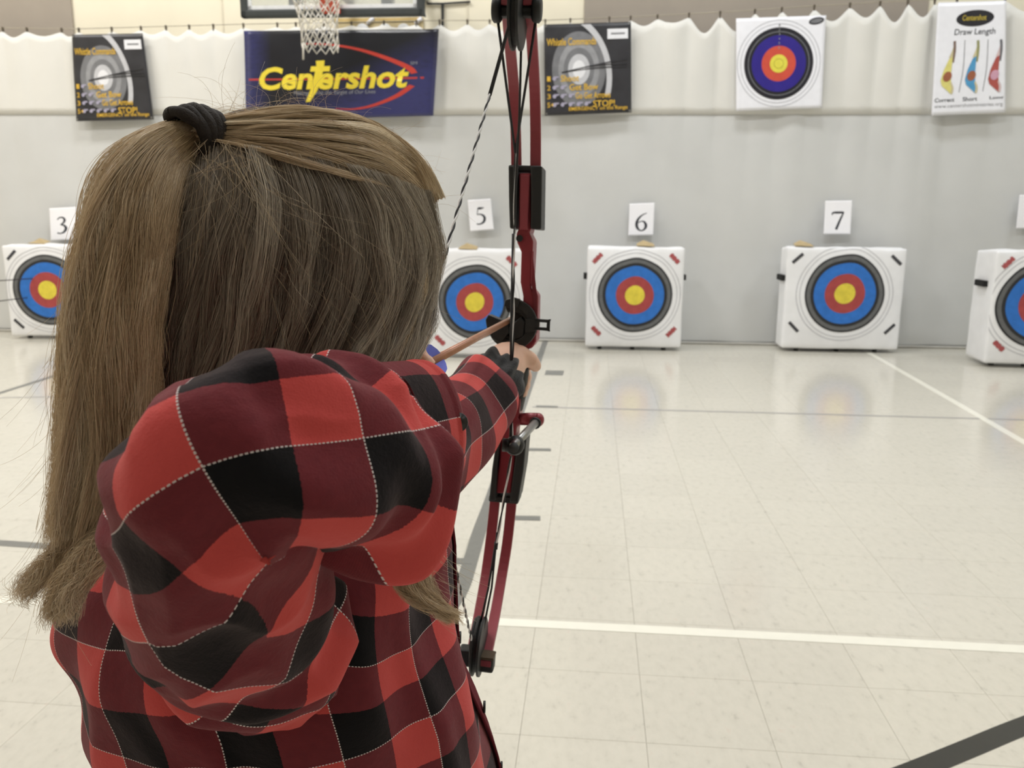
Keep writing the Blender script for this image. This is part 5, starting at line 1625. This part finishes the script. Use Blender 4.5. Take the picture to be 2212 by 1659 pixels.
hair_object('top_hair', mirror(PA[:7000]), 0.00014, 0.00012, M_hair)
# B: lower curtain of hair from the parting
B_px = [
 [(418, 335), (372, 400), (335, 500), (318, 650), (305, 820), (292, 1000), (275, 1130)],
 [(450, 338), (425, 420), (395, 520), (375, 660), (360, 820), (335, 1000), (310, 1120)],
 [(500, 342), (490, 420), (470, 520), (450, 660), (425, 820), (395, 960), (370, 1070)],
 [(560, 345), (570, 420), (560, 520), (540, 660), (505, 800), (465, 920), (440, 1010)],
 [(630, 358), (655, 430), (658, 530), (640, 660), (600, 780), (555, 880), (530, 950)],
 [(700, 372), (740, 440), (752, 530), (740, 650), (700, 760), (650, 850), (625, 910)],
 [(770, 388), (815, 450), (832, 540), (822, 650), (785, 750), (735, 835), (705, 890)],
 [(840, 412), (878, 470), (892, 550), (882, 650), (850, 745), (805, 825), (775, 880)],
 [(890, 432), (915, 490), (922, 560), (914, 650), (888, 735), (850, 810), (820, 870)],
 [(925, 440), (934, 500), (936, 570), (930, 650), (908, 730), (878, 800), (850, 860)],
]
gB = [[hang(x - (8 if k_ == 0 else 0), y - (26 if k_ == 0 else 0), 1.0, 560) for k_, (x, y) in enumerate(row)] for row in B_px]
PB = strands_from(gB, 34000, 20, 150, 0.085, 0.0065, 33, (0.82, 1.0), 0.0026, taper_clump=0.35)
hair_object('back_hair', PB, 0.000105, 0.00007, M_hair, 'long straight dark blond hair')
PB3 = strands_from(gB[7:], 6500, 20, 60, 0.10, 0.004, 37, (0.85, 1.0), 0.0022, taper_clump=0.4)
hair_object('back_hair', PB3, 0.00010, 0.00007, M_hair_lt, 'lighter blond hair framing the face')
# roots just under the parting: finer strands over the cap
PB2 = strands_from(gB, 8000, 12, 400, 0.25, 0.002, 35, (0.25, 0.6), 0.0010, taper_clump=1.6)
hair_object('back_hair', PB2, 0.00010, 0.00006, M_hair)
hair_object('back_hair', mirror(PB[:9000]), 0.00016, 0.0001, M_hair)
# C: ponytail from the tie, over the back of the head
def cp(x, y, d): return W(x, y, d)
C_px = [
 [(398, 262, 0.480), (330, 282, 0.470), (262, 335, 0.462), (212, 420, 0.458), (182, 530, 0.458), (160, 700, 0.460), (146, 900, 0.466), (118, 1060, 0.472), (100, 1150, 0.476)],
 [(398, 272, 0.476), (335, 300, 0.462), (275, 360, 0.452), (232, 450, 0.446), (205, 570, 0.446), (185, 740, 0.448), (172, 930, 0.455), (150, 1080, 0.462), (135, 1170, 0.466)],
 [(400, 284, 0.474), (345, 318, 0.458), (295, 390, 0.446), (260, 490, 0.440), (238, 610, 0.440), (220, 780, 0.442), (205, 960, 0.450), (185, 1090, 0.456), (172, 1170, 0.46)],
 [(402, 296, 0.474), (355, 338, 0.458), (315, 415, 0.446), (288, 520, 0.442), (270, 650, 0.442), (255, 810, 0.445), (240, 980, 0.452), (222, 1090, 0.458), (206, 1160, 0.462)],
 [(405, 308, 0.476), (368, 355, 0.462), (335, 440, 0.450), (314, 550, 0.447), (300, 680, 0.448), (288, 830, 0.450), (272, 980, 0.456), (256, 1080, 0.461), (244, 1140, 0.465)],
 [(408, 318, 0.478), (380, 370, 0.466), (352, 455, 0.456), (334, 560, 0.453), (320, 690, 0.454), (308, 830, 0.456), (296, 970, 0.460), (282, 1060, 0.464), (274, 1110, 0.468)],
]
gC = [[cp(*q) for q in row] for row in C_px]
PC = strands_from(gC, 24000, 22, 70, 0.06, 0.009, 44, (0.74, 1.0), 0.0034, taper_clump=0.7)
hair_object('ponytail', PC, 0.00010, 0.00006, M_hair_lt, 'light blond half-up ponytail')
gC2 = [[q - np.array([0.012, -0.03, 0]) * 0 + FW * 0.03 for q in row] for row in gC]
PC2 = strands_from(gC2, 6000, 20, 80, 0.12, 0.008, 45, (0.75, 1.0), 0.0022)
hair_object('ponytail', PC2, 0.00016, 0.0001, M_hair)
# D: ends flicking out over the back of the shirt
D_px = [
 [(330, 1040, 0.470), (262, 1110, 0.462), (190, 1170, 0.456), (130, 1240, 0.452), (96, 1300, 0.450), (84, 1345, 0.450)],
 [(335, 1060, 0.470), (270, 1130, 0.460), (205, 1195, 0.454), (155, 1260, 0.450), (128, 1315, 0.450), (130, 1352, 0.452)],
 [(340, 1090, 0.472), (285, 1150, 0.462), (230, 1205, 0.456), (185, 1265, 0.452), (160, 1320, 0.452), (150, 1350, 0.454)],
]
PD = strands_from([[cp(*q) for q in row] for row in D_px], 4200, 18, 40, 0.13, 0.005, 51, (0.50, 1.0), 0.0030, taper_clump=0.9)
hair_object('hair_lock', PD, 0.00010, 0.00006, M_hair_lt, 'dark blond ends curling outward')
D2 = [
 [(170, 1090, 0.478), (140, 1160, 0.474), (95, 1210, 0.470), (58, 1250, 0.468), (44, 1285, 0.468), (62, 1300, 0.468)],
 [(190, 1100, 0.478), (165, 1170, 0.474), (125, 1225, 0.470), (85, 1262, 0.468), (62, 1290, 0.468), (74, 1312, 0.468)],
 [(150, 1130, 0.478), (130, 1190, 0.474), (95, 1240, 0.470), (66, 1262, 0.468), (40, 1262, 0.468), (28, 1250, 0.468)],
]
PD2 = strands_from([[cp(*q) for q in row] for row in D2], 1400, 18, 40, 0.2, 0.006, 52, (0.6, 1.0), 0.003, taper_clump=1.4)
hair_object('hair_lock', PD2, 0.00009, 0.00005, M_hair_lt, 'pale frizzy hair ends')
# E: lock hanging in front of the chest, out under the sleeve
E_px = [
 [(790, 1060, 0.50), (815, 1150, 0.50), (842, 1220, 0.495), (880, 1275, 0.492), (935, 1312, 0.492), (1000, 1330, 0.495)],
 [(810, 1060, 0.50), (838, 1150, 0.50), (862, 1215, 0.495), (898, 1268, 0.492), (945, 1300, 0.492), (995, 1335, 0.495)],
 [(830, 1060, 0.505), (860, 1150, 0.505), (880, 1205, 0.50), (905, 1260, 0.495), (940, 1305, 0.493), (985, 1342, 0.495)],
 [(850, 1060, 0.51), (880, 1140, 0.51), (905, 1200, 0.505), (925, 1260, 0.50), (945, 1310, 0.497), (970, 1345, 0.497)],
]
PE = strands_from([[cp(*q) for q in row] for row in E_px], 4600, 18, 44, 0.14, 0.004, 61, (0.55, 1.0), 0.0030, taper_clump=0.8)
hair_object('hair_lock', PE, 0.00010, 0.00006, M_hair_lt, 'blond lock hanging over the chest under the sleeve')
# F: flyaways
r = np.random.default_rng(77)
fl = []
def fly(p0, d0, L, bend, n=14):
    pts = [p0]; d = d0 / np.linalg.norm(d0)
    for i in range(n - 1):
        d = d + bend / n + r.normal(0, 0.03, 3); d /= np.linalg.norm(d)
        pts.append(pts[-1] + d * L / (n - 1))
    fl.append(pts)
for k in range(150):                                  # frizz along the crown
    x = r.uniform(430, 935)
    y = float(np.interp(x, [430, 480, 600, 700, 800, 880, 935], [250, 228, 226, 242, 290, 362, 440])) + r.uniform(0, 12)
    p = shell(x, y + 8, 1.0)
    dirn = UP * r.uniform(0.2, 1.0) + RT * r.normal(-0.2, 0.8)
    fly(p, dirn, r.uniform(0.012, 0.045), RT * r.normal(0, 2.5) - UP * r.uniform(0, 2.5))
for k in range(60):                                   # loose hairs about the tie
    p = W(r.uniform(400, 560), r.uniform(300, 360), 0.468)
    fly(p, RT * r.normal(0, 0.7) - UP * r.uniform(0.2, 1.2) - FW * 0.15, r.uniform(0.03, 0.09), RT * r.normal(0, 1.5) - UP * 0.5)
for k in range(70):                                   # wisps left of the ponytail
    y = r.uniform(560, 1150)
    x = float(np.interp(y, [420, 560, 700, 900, 1150], [212, 180, 160, 146, 105])) + r.uniform(-4, 10)
    fly(W(x, y, 0.462), -UP - RT * r.uniform(0.0, 0.35), r.uniform(0.03, 0.09), RT * r.normal(0, 0.8))
for k in range(40):                                   # crossing strands on the side of the head
    p = shell(r.uniform(560, 900), r.uniform(420, 640), 1.03)
    fly(p, -UP * r.uniform(0.1, 1.0) + RT * r.normal(0, 0.9), r.uniform(0.03, 0.08), -UP * 1.0 + RT * r.normal(0, 1.5))
for k in range(34):                                   # spray at the chest lock
    fly(W(r.uniform(850, 960), r.uniform(1160, 1310), 0.492), RT * r.uniform(0.3, 1.0) - UP * r.uniform(0.1, 1.2), r.uniform(0.012, 0.034), RT * 0.4 - UP * r.uniform(-0.5, 0.8))
hair_object('loose_hair', np.array(fl), 0.00007, 0.00004, M_hair_lt, 'fine flyaway hairs')

# hair tie: dark twisted elastic bands
tie = empty('hair_tie', TIE)
tie.parent = person; tie.matrix_parent_inverse = person.matrix_world.inverted()
bpy.data.objects.remove(tie, do_unlink=True)
M_tie = mat('black_elastic', (46, 41, 38), 0.75, 0.25, var=0.2, scale=120, bump=0.5, bscale=900)
axis = W(440, 285, 0.49) - W(392, 283, 0.478); axis /= np.linalg.norm(axis)
e1 = UP - axis * (UP @ axis); e1 /= np.linalg.norm(e1); e2 = np.cross(axis, e1)
hair_tie = MB()
for k, (off, tilt, R1, R2, rr) in enumerate(((-0.0050, 0.16, 0.0126, 0.0115, 0.0037), (-0.0010, 0.06, 0.0134, 0.0120, 0.0040), (0.0032, -0.04, 0.0130, 0.0118, 0.0040), (0.0068, -0.14, 0.0118, 0.0110, 0.0036), (-0.004, 0.55, 0.0120, 0.0110, 0.0034))):
    pts = []
    for i in range(41):
        a = 2 * math.pi * i / 40
        p = TIE + axis * (off - tilt * 0.020 * math.cos(a)) + e1 * (R1 * math.cos(a) + 0.002) + e2 * R2 * math.sin(a)
        pts.append(p)
    hair_tie.tube(pts, [rr * (1 + 0.12 * math.sin(5 * i / 40 * 6.28 + k)) for i in range(41)], 12, False)
o = hair_tie.build('hair_tie', M_tie, person, True)
o['label'] = 'black twisted elastic hair tie'
